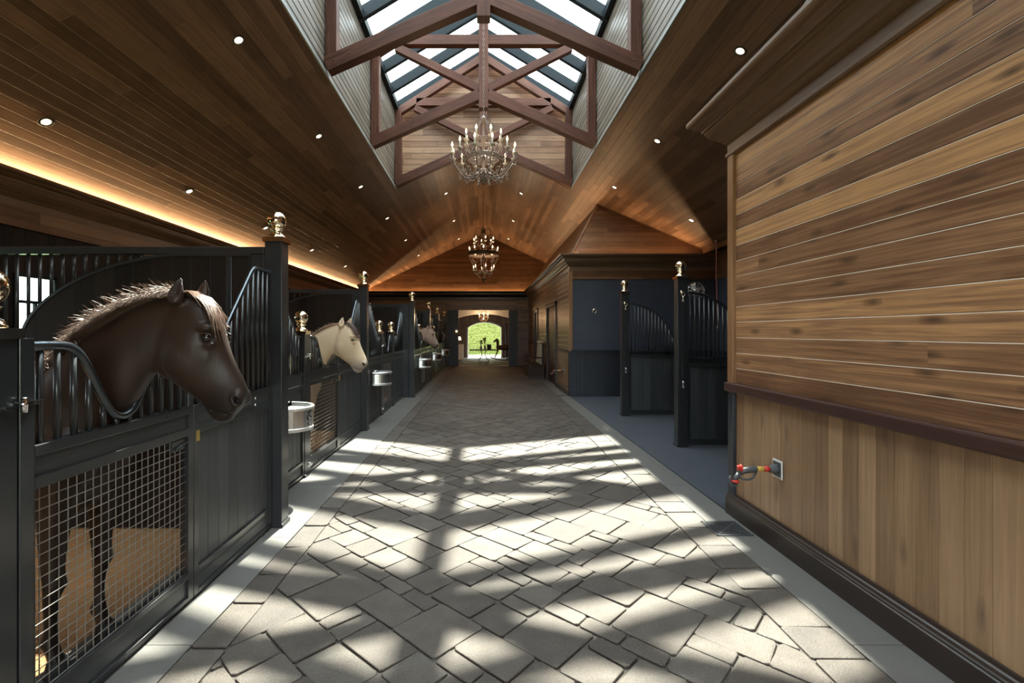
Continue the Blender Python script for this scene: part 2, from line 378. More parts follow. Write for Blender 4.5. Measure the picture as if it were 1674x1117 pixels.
def shavings_mat():
    m, nt, p = base_mat('wood_shavings_bedding')
    tc = nt.nodes.new('ShaderNodeTexCoord')
    v = nt.nodes.new('ShaderNodeTexVoronoi'); v.inputs['Scale'].default_value = 70; nt.links.new(tc.outputs['Object'], v.inputs['Vector'])
    nz = nt.nodes.new('ShaderNodeTexNoise'); nz.inputs['Scale'].default_value = 2.2; nt.links.new(tc.outputs['Object'], nz.inputs['Vector'])
    c = mixc(nt, nz.outputs[0], (.20,.125,.060), (.33,.105,.022))
    c2 = mixc(nt, v.outputs['Color'], c, (.42,.27,.12))
    nt.links.new(mixc(nt, .4, c, c2), p.inputs['Base Color']); p.inputs['Roughness'].default_value = .85
    b = nt.nodes.new('ShaderNodeBump'); b.inputs['Strength'].default_value = .8; b.inputs['Distance'].default_value = .01
    nt.links.new(v.outputs['Distance'], b.inputs['Height']); nt.links.new(b.outputs[0], p.inputs['Normal'])
    return m
M['shavings'] = shavings_mat()
def leaf_mat():
    m, nt, p = base_mat('hedge_leaves')
    oi = nt.nodes.new('ShaderNodeTexCoord'); nz = nt.nodes.new('ShaderNodeTexNoise'); nz.inputs['Scale'].default_value = 16
    nt.links.new(oi.outputs['Object'], nz.inputs['Vector'])
    nt.links.new(mixc(nt, nz.outputs[0], (.08,.16,.02), (.75,.85,.28)), p.inputs['Base Color']); p.inputs['Roughness'].default_value = .5
    return m
M['leaf'] = leaf_mat()
M['ground'] = plain('outside_ground', (.42,.40,.36), rough=.9, noise_amt=.2, nscale=1)
M['grass'] = plain('outside_grass', (.10,.16,.04), rough=.9, noise_amt=.3, nscale=3)

# ---------------------------------------------------------------- floor: stone pavers laid on the diagonal
def clip_half(P, n, d):
    out = []
    for i in range(len(P)):
        a, b = P[i], P[(i+1) % len(P)]
        da = n[0]*a[0]+n[1]*a[1]-d; db = n[0]*b[0]+n[1]*b[1]-d
        if da >= 0: out.append(a)
        if (da >= 0) != (db >= 0):
            t = da/(da-db); out.append((a[0]+(b[0]-a[0])*t, a[1]+(b[1]-a[1])*t))
    return out
def shrink(P, s):
    Q = P[:]
    n = len(P)
    for i in range(n):
        a, b = P[i], P[(i+1) % n]
        ex, ey = b[0]-a[0], b[1]-a[1]; L = math.hypot(ex, ey)
        if L < 1e-6: continue
        nx, ny = -ey/L, ex/L
        Q = clip_half(Q, (nx, ny), nx*a[0]+ny*a[1]+s)
        if len(Q) < 3: return []
    return Q
def soften(P, c, jit=0.0):
    """cut the corners a little"""
    out = []
    n = len(P)
    for i in range(n):
        p0, p, p1 = P[i-1], P[i], P[(i+1) % n]
        for q in (p0, p1):
            L = math.hypot(q[0]-p[0], q[1]-p[1]); t = min(c/L, .4) if L > 1e-6 else 0
            out.append((p[0]+(q[0]-p[0])*t+random.uniform(-jit, jit), p[1]+(q[1]-p[1])*t+random.uniform(-jit, jit)))
    return out
def add_paver(mb, P, gap=.0035, z=0.0, edge=.009, corner=.014):
    P0 = shrink(P, gap)
    if len(P0) < 3: return
    A = abs(sum(P0[i][0]*P0[(i+1) % len(P0)][1]-P0[(i+1) % len(P0)][0]*P0[i][1] for i in range(len(P0))))/2
    if A < .0015: return
    cx = sum(p[0] for p in P0)/len(P0); cyy = sum(p[1] for p in P0)/len(P0)
    P1 = soften(P0, corner, .0045); n = len(P1)
    def sc(P, s):
        out = []
        for x, y in P:
            dx, dy = x-cx, y-cyy; L = math.hypot(dx, dy)
            k = max(.3, (L-s)/L) if L > 1e-6 else 1
            out.append((cx+dx*k, cyy+dy*k))
        return out
    rings = [(P1, -.014), (sc(P1, .001), -.006), (sc(P1, edge*.45), -.0015), (sc(P1, edge*1.5), 0)]
    zt = z+random.uniform(-.0015, .0015); V = []; F = []
    for R, h in rings: V += [(x, y, zt+h) for x, y in R]
    for r in range(3):
        for i in range(n):
            j = (i+1) % n; F.append((r*n+i, r*n+j, (r+1)*n+j, (r+1)*n+i))
    F.append(tuple(3*n+i for i in range(n)))
    mb.add(V, F, None, tone=random.random(), smooth=False)
def ccw(P):
    a = sum(P[i][0]*P[(i+1) % len(P)][1]-P[(i+1) % len(P)][0]*P[i][1] for i in range(len(P)))
    return P if a > 0 else P[::-1]
X0, X1, YA, YB = -1.22, 1.51, .3, 21.6
pav = MB(); g = .112; ca, sa = math.cos(PI/4+.03), math.sin(PI/4+.03)
used = set(); R = int(24/g)
sizes = [(3,3)]*5+[(3,2)]*3+[(2,3)]*3+[(2,2)]*4+[(2,1),(1,2)]+[(4,3)]*2
rr = random.Random(11)
def w2(i, j): return (i*g*ca-j*g*sa, i*g*sa+j*g*ca)
for j in range(-R, R):
    for i in range(-R//4, R+R//2):
        if (i, j) in used: continue
        x, y = w2(i, j)
        if x < X0-.7 or x > X1+.7 or y < YA-.7 or y > YB+.7: continue
        opts = sizes[:]; rr.shuffle(opts); opts.append((1, 1))
        for (a, b) in opts:
            if all((i+p, j+q) not in used for p in range(a) for q in range(b)): break
        for p in range(a):
            for q in range(b): used.add((i+p, j+q))
        P = [w2(i, j), w2(i+a, j), w2(i+a, j+b), w2(i, j+b)]
        P = ccw([(px+rr.uniform(-.007,.007), py+rr.uniform(-.007,.007)) for px, py in P])
        for n_, d_ in (((1,0),X0),((-1,0),-X1),((0,1),YA),((0,-1),-YB)):
            P = clip_half(P, n_, d_)
            if len(P) < 3: break
        if len(P) >= 3: add_paver(pav, P)
for (xa, xb) in ((-1.40, -1.22), (1.51, 1.77)):     # straight border rows
    y = YA
    while y < YB:
        l = rr.choice([.24, .32, .38, .42]); y2 = min(y+l, YB)
        add_paver(pav, ccw([(xa, y), (xb, y), (xb, y2+rr.uniform(-.02,.02)), (xa, y2+rr.uniform(-.02,.02))]), gap=.002); y = y2
structure(pav, 'floor_pavers', M['paver'], tone=True)
fl = MB(); fl.quad((-1.42, -5, -.012), (3.22, 0, 0), (0, 26.7, 0)); structure(fl, 'floor', M['grout'])
kb = MB()
for (xa, xb) in ((-1.95, -1.40), (1.77, 2.035)):
    y = -5.0
    while y < 21.7:
        y2 = min(y+1.22, 21.7); kb.box(xa, xb, y, y2-.004, -.08, 0); y = y2
structure(kb, 'floor_kerb', M['concrete'])
fs = MB(); fs.box(-5.5, -1.95, -5, 21.7, -.09, -.012); fs.build('wood_shavings', M['shavings'], label='orange brown wood shavings bedding spread over the stall floors', cat='bedding', kind='stuff')
fw = MB()
for (ya, yb) in ((4.03, 5.25), (5.25, 7.08), (7.08, 8.9), (8.9, 11.36)):
    for (xa, xb) in ((2.055, 3.27), (3.274, 5.45)): fw.box(xa, xb, ya, yb-.003, -.08, -.004)
structure(fw, 'floor_wash_bay', M['mat'])
fo = MB(); fo.box(-3.2, 3.4, 21.7, 29.4, -.1, -.002); structure(fo, 'floor_far_room', M['concrete'])
sl = MB(); sl.box(-1.14, 1.14, 21.6, 21.85, -.02, .012); structure(sl, 'trim_1', M['stone'])

# ---------------------------------------------------------------- ceiling
SL = .54; RZ = 6.28; XE = 5.44; XW = 2.2; ZW = RZ-SL*XW; YS, YE = -1.4, 12.05  # skylight runs one unseen bay behind the camera, added for more light
def zs(x): return RZ-SL*abs(x)
ce = MB()
for s in (-1, 1):
    vd = Vector((s, 0, -SL)); vn = vd.normalized()
    def band(x0, x1, y0, y1):
        pts = [(s*x0, y0, zs(x0)), (s*x1, y0, zs(x1)), (s*x1, y1, zs(x1)), (s*x0, y1, zs(x0))]
        ce.poly(pts, (0, 1, 0), vn, o=(0, -10, RZ+s*.73))
    xo = XE+.1 if s < 0 else 5.2
    band(XW, xo, -4, 24.5); band(0, XW, -4, YS); band(0, XW, YE, 24.5)
structure(ce, 'ceiling', M['ceiling'])
# ---------------------------------------------------------------- boarded walls with real v-grooves
def boards(mb, p, ud, ulen, vd, vlen, w, nrm, g=.006, dep=.005, uo=0.0, v0=0, g2=None, edge_glint=False):
    p = Vector(p); ud = Vector(ud); vd = Vector(vd); nrm = Vector(nrm); k = 0; v = 0.0
    while v < vlen-1e-6:
        v2 = min(v+w, vlen); a = [(v, -dep), (v+g, 0), (v2-(g2 or g), 0), (v2, -dep)]
        for q in range(3):
            (va, da), (vb, db) = a[q], a[q+1]
            P = [p+vd*va+nrm*da, p+ud*ulen+vd*va+nrm*da, p+ud*ulen+vd*vb+nrm*db, p+vd*vb+nrm*db]
            e = 1e-4
            mb.add(P, [(0,1,2,3)], mi=(1 if (edge_glint and q == 2) else 0), uvs=[[(uo, v0+va+e), (uo+ulen, v0+va+e), (uo+ulen, v0+vb-e), (uo, v0+vb-e)]])
        v = v2
def boards_(mb, s): boards(mb, (s*XW, YS, ZW), (0,1,0), YE-YS, (0,0,1), ZE-ZW, .115, (-s,0,0), g=.012, dep=.011)
# skylight well walls, boarded
ZE = 7.05; ZR = 8.50
wl = MB()
for s in (-1, 1): boards_(wl, s)
structure(wl, 'wall_skylight_sides', M['well'])
gw = MB()
for y in (YS, YE+.12):
    gw.poly([(-XW-.02, y, zs(XW)-.02), (0, y, RZ), (XW+.02, y, zs(XW)-.02), (XW, y, ZE), (0, y, ZR), (-XW, y, ZE)], (1,0,0), (0,0,1), o=(0,0,.02))
structure(gw, 'wall_skylight_gables', M['gable'])
t = MB()                                    # trim round the well edge
for s in (-1, 1):
    t.beam((s*(XW-.012), YS, ZW+.012), (s*(XW-.012), YE+.1, ZW+.012), .024, .05, side=(1,0,0))
structure(t, 'trim_2', M['skytrim'])
# skylight frame: ridge, rafters, eaves, glass
def skyl():
    root = empty('skylight', (0, 0, 0), label='gabled glass skylight with slate grey metal rafters over the aisle', cat='skylight')
    k = (ZR-ZE)/XW
    m = MB(); m.box(-.10, .10, YS, YE+.1, ZR-.20, ZR+.02); m.build('ridge_beam', M['skyframe'], root)
    for s in (-1, 1):
        m = MB(); m.box(s*(XW-.10), s*(XW+.06), YS, YE+.1, ZE-.05, ZE+.10); m.build('eaves_beam', M['skyframe'], root)
        n = 15
        for i in range(n+1):
            y = YE-.05-.875*(n-i)
            m = MB(); m.beam((0, y, ZR-.09), (s*(XW+.03), y, ZE+.0), .10, .20); m.build('rafter', M['skyframe'], root)
            if i < n:
                y2 = y+.875; m = MB()
                a = Vector((0, 0, ZR+.02)); b = Vector((s*(XW+.1), 0, ZE-.03*0+.02))
                m.add([(a.x, y, a.z), (b.x, y, b.z-.03), (b.x, y2, b.z-.03), (a.x, y2, a.z), (a.x, y, a.z+.02), (b.x, y, b.z-.01), (b.x, y2, b.z-.01), (a.x, y2, a.z+.02)],
                      [(0,1,2,3),(4,7,6,5),(0,4,5,1),(1,5,6,2),(2,6,7,3),(3,7,4,0)])
                m.build('glass_pane', M['glass'], root)
    return root
skyl()

# hips that climb from the cornices to the ceiling
HS = 1.76
def hip_aisle(xb, y0, y1):
    """face above a box on the right: foot at x=xb z=3.3, climbing towards +x, from y0 to y1"""
    xt = (RZ-3.3+HS*xb)/(HS+SL); return xt, zs(xt)
HZ = 3.30
hp = MB()
xb = 2.06; xt, zt = hip_aisle(xb, 0, 0); d = xt-xb
# wash-bay side box (far): corner (xb, 11.36)
n1 = Vector((1, 0, HS)).normalized()
hp.poly([(xb, 11.36, HZ), (xb, 24, HZ), (xt, 24, zt), (xt, 11.36+d, zt)], (0,1,0), n1, o=(xb,0,HZ))
xr = 5.2; dyr = (zs(xr)-HZ)/HS
hp.poly([(xb, 11.36, HZ), (xt, 11.36+d, zt), (xr, 11.36+dyr, zs(xr)), (xr+.3, 11.36, HZ)], (1,0,0), (0,1,HS), o=(0,11.36,HZ))
# end wall
yt = 21.7+(RZ-3.34)/HS
hp.poly([(-5.5, 21.7, 3.32), (3.4, 21.7, 3.32), (3.4, 24, 3.32+HS*2.3), (-5.5, 24, 3.32+HS*2.3)], (1,0,0), (0,1,HS), o=(0,21.7,3.3))
# near box
hp.poly([(xb, 4.03, HZ), (xb, -4, HZ), (xt, -4, zt), (xt, 4.03-d, zt)], (0,1,0), n1, o=(xb,0,HZ))
hp.poly([(xb, 4.03, HZ), (xt, 4.03-d, zt), (xr, 4.03-dyr, zs(xr)), (xr+.3, 4.03, HZ)], (1,0,0), (0,-1,HS), o=(0,4.03,HZ))
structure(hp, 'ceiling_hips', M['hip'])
ht = MB()
ht.beam((xb+.0, 4.03, HZ), (xt, 4.03-d, zt), .05, .03, side=(1,1,0))
structure(ht, 'trim_3', M['skytrim'])
ht = MB()
ht.beam((xb, 11.36, HZ), (xt, 11.36+d, zt), .05, .03, side=(1,-1,0)); ht.beam((xt, 11.36+d-.02, zt), (xr, 11.36+dyr-.02, zs(xr)), .03, .03)
ht.beam((5.2, 4.0, zs(5.2)-.03), (5.2, 11.5, zs(5.2)-.03), .04, .16, side=(1,0,0))
structure(ht, 'trim_4', M['hip'])
so = MB(); so.box(5.21, 5.6, 4.03, 11.5, 3.36, 3.42); structure(so, 'ceiling_soffit', M['base'])

# ---------------------------------------------------------------- cornices
CR = [(0,0),(.018,0),(.030,.012),(.030,.035),(.018,.045),(.018,.115),(.040,.122),(.046,.137),(.060,.143),(.072,.160),(.098,.178),(.130,.208),(.150,.245),(.152,.262),(.168,.264),(.168,.290),(.178,.296),(.205,.305),(.220,.318),(.224,.332),(.240,.334),(.256,.345),(.262,.360),(.262,.385),(.238,.385),(.222,.352),(.160,.308),(.138,.262),(.09,.25),(0,.25)]
def cornice(name, path, outs, z0, mat, prof=None, frieze=None):
    """path: xy points; outs: outward offset vector at every point (mitred)"""
    prof = prof or CR; mb = MB(); L = [0]
    for i in range(1, len(path)): L.append(L[-1]+math.dist(path[i-1], path[i]))
    pl = [0]
    for i in range(1, len(prof)): pl.append(pl[-1]+math.dist(prof[i-1], prof[i]))
    for i in range(len(path)-1):
        for k in range(len(prof)-1):
            def P(a, q):
                return (path[a][0]+outs[a][0]*prof[q][0], path[a][1]+outs[a][1]*prof[q][0], z0+prof[q][1])
            mb.add([P(i,k), P(i+1,k), P(i+1,k+1), P(i,k+1)], [(0,1,2,3)], [[(L[i],pl[k]),(L[i+1],pl[k]),(L[i+1],pl[k+1]),(L[i],pl[k+1])]])
    return structure(mb, name, mat)
cornice('trim_5', [(2.06,-4),(2.06,4.03),(5.45,4.03)], [(-1,0),(-1,1),(0,1)], 2.957, M['crown'])
cornice('trim_6', [(2.03,21.7),(2.03,11.36),(5.45,11.36)], [(-1,-1),(-1,-1),(0,-1)], 2.935, M['crown'])
cornice('trim_7', [(-5.5,-4),(-5.5,21.7)], [(1,0),(1,-1)], 2.955, M['crown'])
cornice('trim_8', [(-5.5,21.7),(2.03,21.7)], [(1,-1),(-1,-1)], 2.955, M['base'])
fz = MB(); fz.box(2.03, 5.45, 11.335, 11.36, 2.75, 2.95, grain=0); fz.box(5.425, 5.45, 4.03, 11.36, 2.75, 3.4, grain=1)
fz.box(-5.5, -5.47, -4, 21.7, 2.74, 2.97, grain=1); structure(fz, 'trim_9', M['frieze'])

wr = MB(); boards(wr, (2.06, -4, 1.085), (0,1,0), 7.95, (0,0,1), 1.875, .125, (-1,0,0), uo=3, g=.0025, g2=.005, dep=.003, edge_glint=True)
structure(wr, 'wall_right', [M['siding'], M['siding_edge_glint']])
ww = MB(); boards(ww, (2.065, 3.95, .15), (0,0,1), .87, (0,-1,0), 7.95, .117, (-1,0,0), g=.003, dep=.003, uo=5)
structure(ww, 'wall_right_wainscot', M['wainscot'])
ct = MB(); ct.box(2.035, 2.11, 3.945, 4.035, 1.085, 2.957, grain=2); structure(ct, 'trim_10', M['trim'], bevel=.003)
ct = MB(); ct.box(2.04, 2.11, 3.955, 4.035, 0, 1.01, grain=2); structure(ct, 'trim_11', M['bay_board'], bevel=.003)
cr = MB(); cr.box(2.015, 2.08, -4, 4.06, 1.012, 1.086, grain=1); structure(cr, 'trim_12', M['rail'], bevel=.012)
BP = [(0,0),(.042,0),(.042,.125),(.036,.130),(.036,.140),(.030,.146),(.026,.160),(.018,.166),(.012,.180),(0,.182)]
cornice('baseboard_right', [(2.06,-4),(2.06,4.035)], [(-1,0),(-1,0)], 0, M['base'], BP)
bx = MB(); bx.quad((2.06, 4.03, 0), (3.4,0,0), (0,0,3.3)); structure(bx, 'wall_bay_near', M['plaster'])
# far box
DOORS = [(13.45, 15.45), (17.9, 19.1)]
w2_ = MB(); segs = [(11.36, 13.45), (15.45, 17.9), (19.1, 21.7)]
for a, b in segs: boards(w2_, (2.03, a, 1.06), (0,1,0), b-a, (0,0,1), 1.875, .125, (-1,0,0), uo=a, g=.0025, g2=.009, dep=.003, edge_glint=True)
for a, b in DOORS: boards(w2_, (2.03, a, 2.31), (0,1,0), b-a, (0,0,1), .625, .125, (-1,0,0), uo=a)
structure(w2_, 'wall_right_far', [M['siding_far'], M['siding_edge_glint']])
w3 = MB()
for a, b in segs: boards(w3, (2.035, b, .15), (0,0,1), .9, (0,-1,0), b-a, .117, (-1,0,0), g=.003, dep=.003, uo=a)
structure(w3, 'wall_right_far_wainscot', M['wainscot'])
for i, (a, b) in enumerate(segs):
    cornice('baseboard_right_far', [(2.03,a),(2.03,b)], [(-1,0),(-1,0)], 0, M['base'], BP)
w4 = MB()
for a, b in segs: w4.box(2.0, 2.04, a, b, 1.03, 1.085, grain=1)
structure(w4, 'trim_13', M['rail'])
for i, (a, b) in enumerate(DOORS):
    d = MB(); d.box(2.06, 2.10, a+.1, b-.1, 0, 2.31, grain=2)
    for (za, zb) in ((.15, .95), (1.1, 2.15)): d.box(2.045, 2.07, a+.28, b-.28, za, zb, grain=2)
    do = structure(d, 'door_%d' % (i+1), M['rail'], bevel=.006)
    h = MB(); h.tube([(2.05, a+.2, 1.0), (2.0, a+.2, 1.0), (2.0, a+.32, 1.0)], .011); h.build('door_handle', M['brass'], do)
    f = MB()
    for y in (a, b-.1): f.box(1.99, 2.06, y, y+.1, 0, 2.36, grain=2)
    f.box(1.99, 2.06, a, b, 2.26, 2.37, grain=1); f.build('door_frame', M['base'], do, bevel=.004)
    f = MB(); f.box(1.955, 2.06, a-.04, b+.04, 2.37, 2.43, grain=1); f.build('door_cap', M['trim'], do, bevel=.008)
ct = MB(); ct.box(2.005, 2.09, 11.33, 11.45, 1.06, 2.935, grain=2); structure(ct, 'trim_14', M['trim'], bevel=.003)
ct = MB(); ct.box(2.005, 2.09, 11.33, 11.45, 0, 1.05, grain=2); structure(ct, 'trim_15', M['bay_board'])
bw = MB(); bw.quad((2.03, 11.36, 1.0), (3.45,0,0), (0,0,1.8)); bw.quad((5.45, 11.36, 1.0), (0,-7.4,0), (0,0,1.8)); structure(bw, 'wall_bay_back', M['plaster'])
bb = MB(); boards(bb, (2.09, 11.345, 0), (0,0,1), 1.06, (1,0,0), 3.36, .09, (0,-1,0), g=.003, dep=.003)
boards(bb, (5.435, 11.36, 0), (0,0,1), 1.06, (0,-1,0), 7.3, .09, (-1,0,0), g=.003, dep=.003)
bb.box(2.05, 5.44, 11.31, 11.36, 1.06, 1.09, grain=0); bb.box(5.40, 5.45, 4.03, 11.36, 1.06, 1.09, grain=1)
structure(bb, 'wall_bay_wainscot', M['bay_board'])

# end wall with the wide doorway
ew = MB()
def wallpanel(mb, x0, x1, z0, z1, y=21.7):
    boards(mb, (x0, y, z0), (1,0,0), x1-x0, (0,0,1), z1-z0, .14, (0,-1,0), uo=x0+9, v0=z0)
for a in ((-5.5, -3.05, 0, 2.96), (-2.35, -1.14, 0, 2.96), (-3.05, -2.35, 0, .2), (-3.05, -2.35, 2.1, 2.96), (1.14, 2.05, 0, 2.96), (-1.14, 1.14, 2.51, 2.96)): wallpanel(ew, *a)
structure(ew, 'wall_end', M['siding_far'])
hd = MB(); hd.box(-1.5, 1.45, 21.6, 21.69, 2.50, 2.87, grain=0); structure(hd, 'trim_16', M['frieze'], bevel=.006)
for i, (a, b) in enumerate(((-1.62, -1.12), (1.12, 1.5))):
    d = MB(); d.box(a, b, 21.52, 21.6, .02, 2.50, grain=2); structure(d, 'door_%d' % (i+3), M['bay_board'], bevel=.005)
jm = MB()
for s in (-1, 1): jm.box(s*1.14, s*1.20, 21.62, 21.9, 0, 2.51, grain=2)
structure(jm, 'trim_17', M['base'])
wn = MB()
for z in (.2, 1.15, 2.07): wn.box(-3.05, -2.35, 21.68, 21.74, z, z+.04)
for x in (-3.05, -2.71, -2.39): wn.box(x, x+.04, 21.68, 21.74, .2, 2.1)
w_ = structure(wn, 'window_1', M['skyframe']); gl = MB(); gl.box(-3.04, -2.36, 21.70, 21.71, .22, 2.09); gl.build('window_pane', M['glass'], w_)

# left wall with stall windows
lw = MB(); WY = [(2.0, 2.55), (5.65, 6.2), (9.3, 9.85), (12.95, 13.5), (16.3, 16.85), (19.6, 20.15)]; y = -4
def lwall(y0, y1, z0, z1): boards(lw, (-5.5, y0, z0), (0,0,1), z1-z0, (0,1,0), y1-y0, .15, (1,0,0), g=.003, dep=.003)
for a, b in WY:
    lwall(y, a, 0, 2.97); lwall(a, b, 0, 1.0); lwall(a, b, 2.2, 2.97); y = b
lwall(y, 21.7, 0, 2.97)
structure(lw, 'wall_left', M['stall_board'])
for i, (a, b) in enumerate(WY):
    m = MB(); m.box(-5.53, -5.47, a, a+.035, 1.0, 2.2); m.box(-5.53, -5.47, b-.035, b, 1.0, 2.2); m.box(-5.52, -5.48, (a+b)/2-.012, (a+b)/2+.012, 1.0, 1.85)
    for z in (1.0, 1.85, 2.165): m.box(-5.53, -5.47, a, b, z, z+.035)
    wo = structure(m, 'window_%d' % (i+2), M['skyframe']); gq = MB(); gq.box(-5.505, -5.495, a, b, 1.0, 2.2); gq.build('window_pane', M['glass'], wo)

# far room
fr_ = MB()
fr_.quad((-3.2, 21.9, 0), (0,7.2,0), (0,0,3.6)); fr_.quad((3.4, 21.9, 0), (0,7.2,0), (0,0,3.6))
fr_.quad((-3.2, 21.9, 0), (2.0,0,0), (0,0,3.6)); fr_.quad((1.2, 21.9, 0), (2.2,0,0), (0,0,3.6)); fr_.quad((-1.2, 21.9, 2.52), (2.4,0,0), (0,0,1.1))
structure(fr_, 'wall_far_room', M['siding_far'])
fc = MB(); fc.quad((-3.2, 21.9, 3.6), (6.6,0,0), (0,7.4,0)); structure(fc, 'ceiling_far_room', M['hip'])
def arch_wall(name, y0, y1, xh, zsp, ztop, X0_, X1_, Z1_, mat, n=18, cx=0):
    """wall slab with a segmental-arch opening"""
    mb = MB(); r = ((xh**2)+(ztop-zsp)**2)/(2*(ztop-zsp)); zc = ztop-r
    P = [(cx-xh, 0), (cx-xh, zsp)] + [(cx-xh+2*xh*i/n, zc+math.sqrt(r*r-(-xh+2*xh*i/n)**2)) for i in range(1, n)] + [(cx+xh, zsp), (cx+xh, 0)]
    for yy in (y0, y1):
        mb.poly([(X0_, yy, 0), (cx-xh, yy, 0), (cx-xh, yy, Z1_), (X0_, yy, Z1_)], (0,0,1), (1,0,0))
        mb.poly([(cx+xh, yy, 0), (X1_, yy, 0), (X1_, yy, Z1_), (cx+xh, yy, Z1_)], (0,0,1), (1,0,0))
        for i in range(1, len(P)-2):
            mb.poly([(P[i][0], yy, P[i][1]), (P[i+1][0], yy, P[i+1][1]), (P[i+1][0], yy, Z1_), (P[i][0], yy, Z1_)], (0,0,1), (1,0,0))
    for i in range(len(P)-1):
        a, b = P[i], P[i+1]
        mb.add([(a[0], y0, a[1]), (b[0], y0, b[1]), (b[0], y1, b[1]), (a[0], y1, a[1])], [(0,1,2,3)], [[(0,0),(.1,0),(.1,.2),(0,.2)]])
    return structure(mb, name, mat)
arch_wall('wall_stone_arch', 24.6, 24.9, 1.35, 2.22, 2.44, -3.2, 3.4, 3.6, M['stone'])
arch_wall('wall_far_end', 29.1, 29.35, 1.0, 1.80, 2.10, -3.2, 3.4, 3.6, M['siding_far'], cx=.06)
ar = MB(); pts = []
xh, zsp, ztop = 1.03, 1.80, 2.13; r = ((xh**2)+(ztop-zsp)**2)/(2*(ztop-zsp)); zc = ztop-r
pts = [(.06-xh, 29.08, 0), (.06-xh, 29.08, zsp)]+[(.06-xh+2*xh*i/16, 29.08, zc+math.sqrt(r*r-(-xh+2*xh*i/16)**2)) for i in range(1,16)]+[(.06+xh, 29.08, zsp), (.06+xh, 29.08, 0)]
ar.tube(pts, .05, 6); structure(ar, 'trim_18', M['stone'])
# outside
fd = MB(); fd.quad((-5.62, -5, -.1), (11.3,0,0), (0,35,0)); structure(fd, 'floor_foundation', M['grout'])
og = MB(); og.quad((-60, -60, -.15), (54.4,0,0), (0,150,0)); og.quad((5.7, -60, -.15), (54,0,0), (0,150,0)); og.quad((-5.6, 32.6, -.15), (11.3,0,0), (0,50,0)); og.quad((-5.6, -60, -.15), (11.3,0,0), (0,55,0))
structure(og, 'ground', M['grass'])
og = MB(); og.quad((-5.6, 29.3, -.03), (11.3,0,0), (0,3.6,0)); structure(og, 'ground_paving', M['ground'])
# outer shell of the roof and walls (keeps daylight out)
sh = MB(); sh.quad((-5.62, -5, -.1), (0,40,0), (0,0,.001)); 
rf = MB()
for s in (-1, 1):
    rf.poly([(s*2.3, -4, 6.0), (s*6.6, -4, 3.75), (s*6.6, 30, 3.75), (s*2.3, 30, 6.0)], (0,1,0), (s,0,-.5))
rf.poly([(-2.3, 12.3, 6.7), (2.3, 12.3, 6.7), (2.3, 30, 6.7), (-2.3, 30, 6.7)], (0,1,0), (1,0,0))
rf.poly([(-6.6, 30, -.1), (-2.9, 30, -.1), (-2.9, 30, 6.7), (-6.6, 30, 3.75)], (1,0,0), (0,0,1))
rf.poly([(6.6, 30, -.1), (2.9, 30, -.1), (2.9, 30, 6.7), (6.6, 30, 3.75)], (1,0,0), (0,0,1))
rf.poly([(5.65, -4, -.1), (5.65, 30, -.1), (5.65, 30, 4.3), (5.65, -4, 4.3)], (0,1,0), (0,0,1))
rf.poly([(-2.9, 30, 2.6), (2.9, 30, 2.6), (2.9, 30, 6.7), (-2.9, 30, 6.7)], (1,0,0), (0,0,1))
rf.poly([(-5.62, 20.3, 2.4), (-5.62, 30, 2.4), (-5.62, 30, 4.3), (-5.62, 20.3, 4.3)], (0,1,0), (0,0,1))
structure(rf, 'roof', M['black_rubber'])
rw = MB()
for (xa, xb, za, zb) in ((-5.6,-1.7,0,3.6),(1.7,5.6,0,3.6),(-1.7,1.7,2.7,3.6)): boards(rw, (xa, -4, za), (1,0,0), xb-xa, (0,0,1), zb-za, .15, (0,1,0))
rw.poly([(-5.6,-4,3.6),(5.6,-4,3.6),(5.6,-4,4.2),(0,-4,6.6),(-5.6,-4,4.2)], (1,0,0), (0,0,1)); structure(rw, 'wall_rear', M['siding_far'])
# hedge outside the far arch
hg = MB(); rh = random.Random(3)
hg.box(-4.0, 4.0, 33.7, 34.2, -.05, 3.4)
for i in range(9000):
    x = rh.uniform(-2.6, 2.8); z = rh.uniform(0, 3.6); y = 33.65-rh.uniform(-.05, .18)
    a = rh.uniform(0, 6.28); b = rh.uniform(-1, 1); L = rh.uniform(.05, .10)
    u = Vector((math.cos(a), b*.5, math.sin(a))).normalized()*L; v = Vector((-math.sin(a), rh.uniform(-.6,.6), math.cos(a))).normalized()*L*.5
    p = Vector((x, y, z)); hg.add([p, p+u*.5+v, p+u, p+u*.5-v], [(0,1,2,3)])
hg.build('hedge', M['leaf'], label='tall bright green hedge beyond the far arched opening', cat='hedge')
# ---------------------------------------------------------------- timber trusses under the skylight
def make_truss(y, label):
    root = empty('roof_truss', (0, y, 0), label=label, cat='roof truss', group='timber trusses under the skylight')
    def part(n, p0, p1, w, h):
        m = MB(); m.beam(p0, p1, w, h); o = m.build(n, M['truss'], root, bevel=.006); return o
    part('king_post', (0, 0, 5.86), (0, 0, ZR-.15), .175, .185)
    part('collar_tie', (-1.66, 0, 7.19), (1.66, 0, 7.19), .15, .19)
    for s in (-1, 1):
        part('bottom_chord', (s*2.185, 0, 5.20), (s*.08, 0, 6.13), .17, .20)
        part('side_post', (s*2.105, 0, 5.30), (s*2.105, 0, 7.06), .16, .155)
        part('top_chord', (s*2.15, 0, 6.93), (s*.05, 0, 8.28), .15, .17)
        part('cross_brace', (s*1.70, 0, 7.06), (s*.08, 0, 6.25), .13, .15)
        for q in (.12, .34):
            m = MB(); m.ball((s*(2.185-q), -.088, 5.20+q*.44), .012, 10); m.build('bolt', M['dark_iron'], root)
    return root
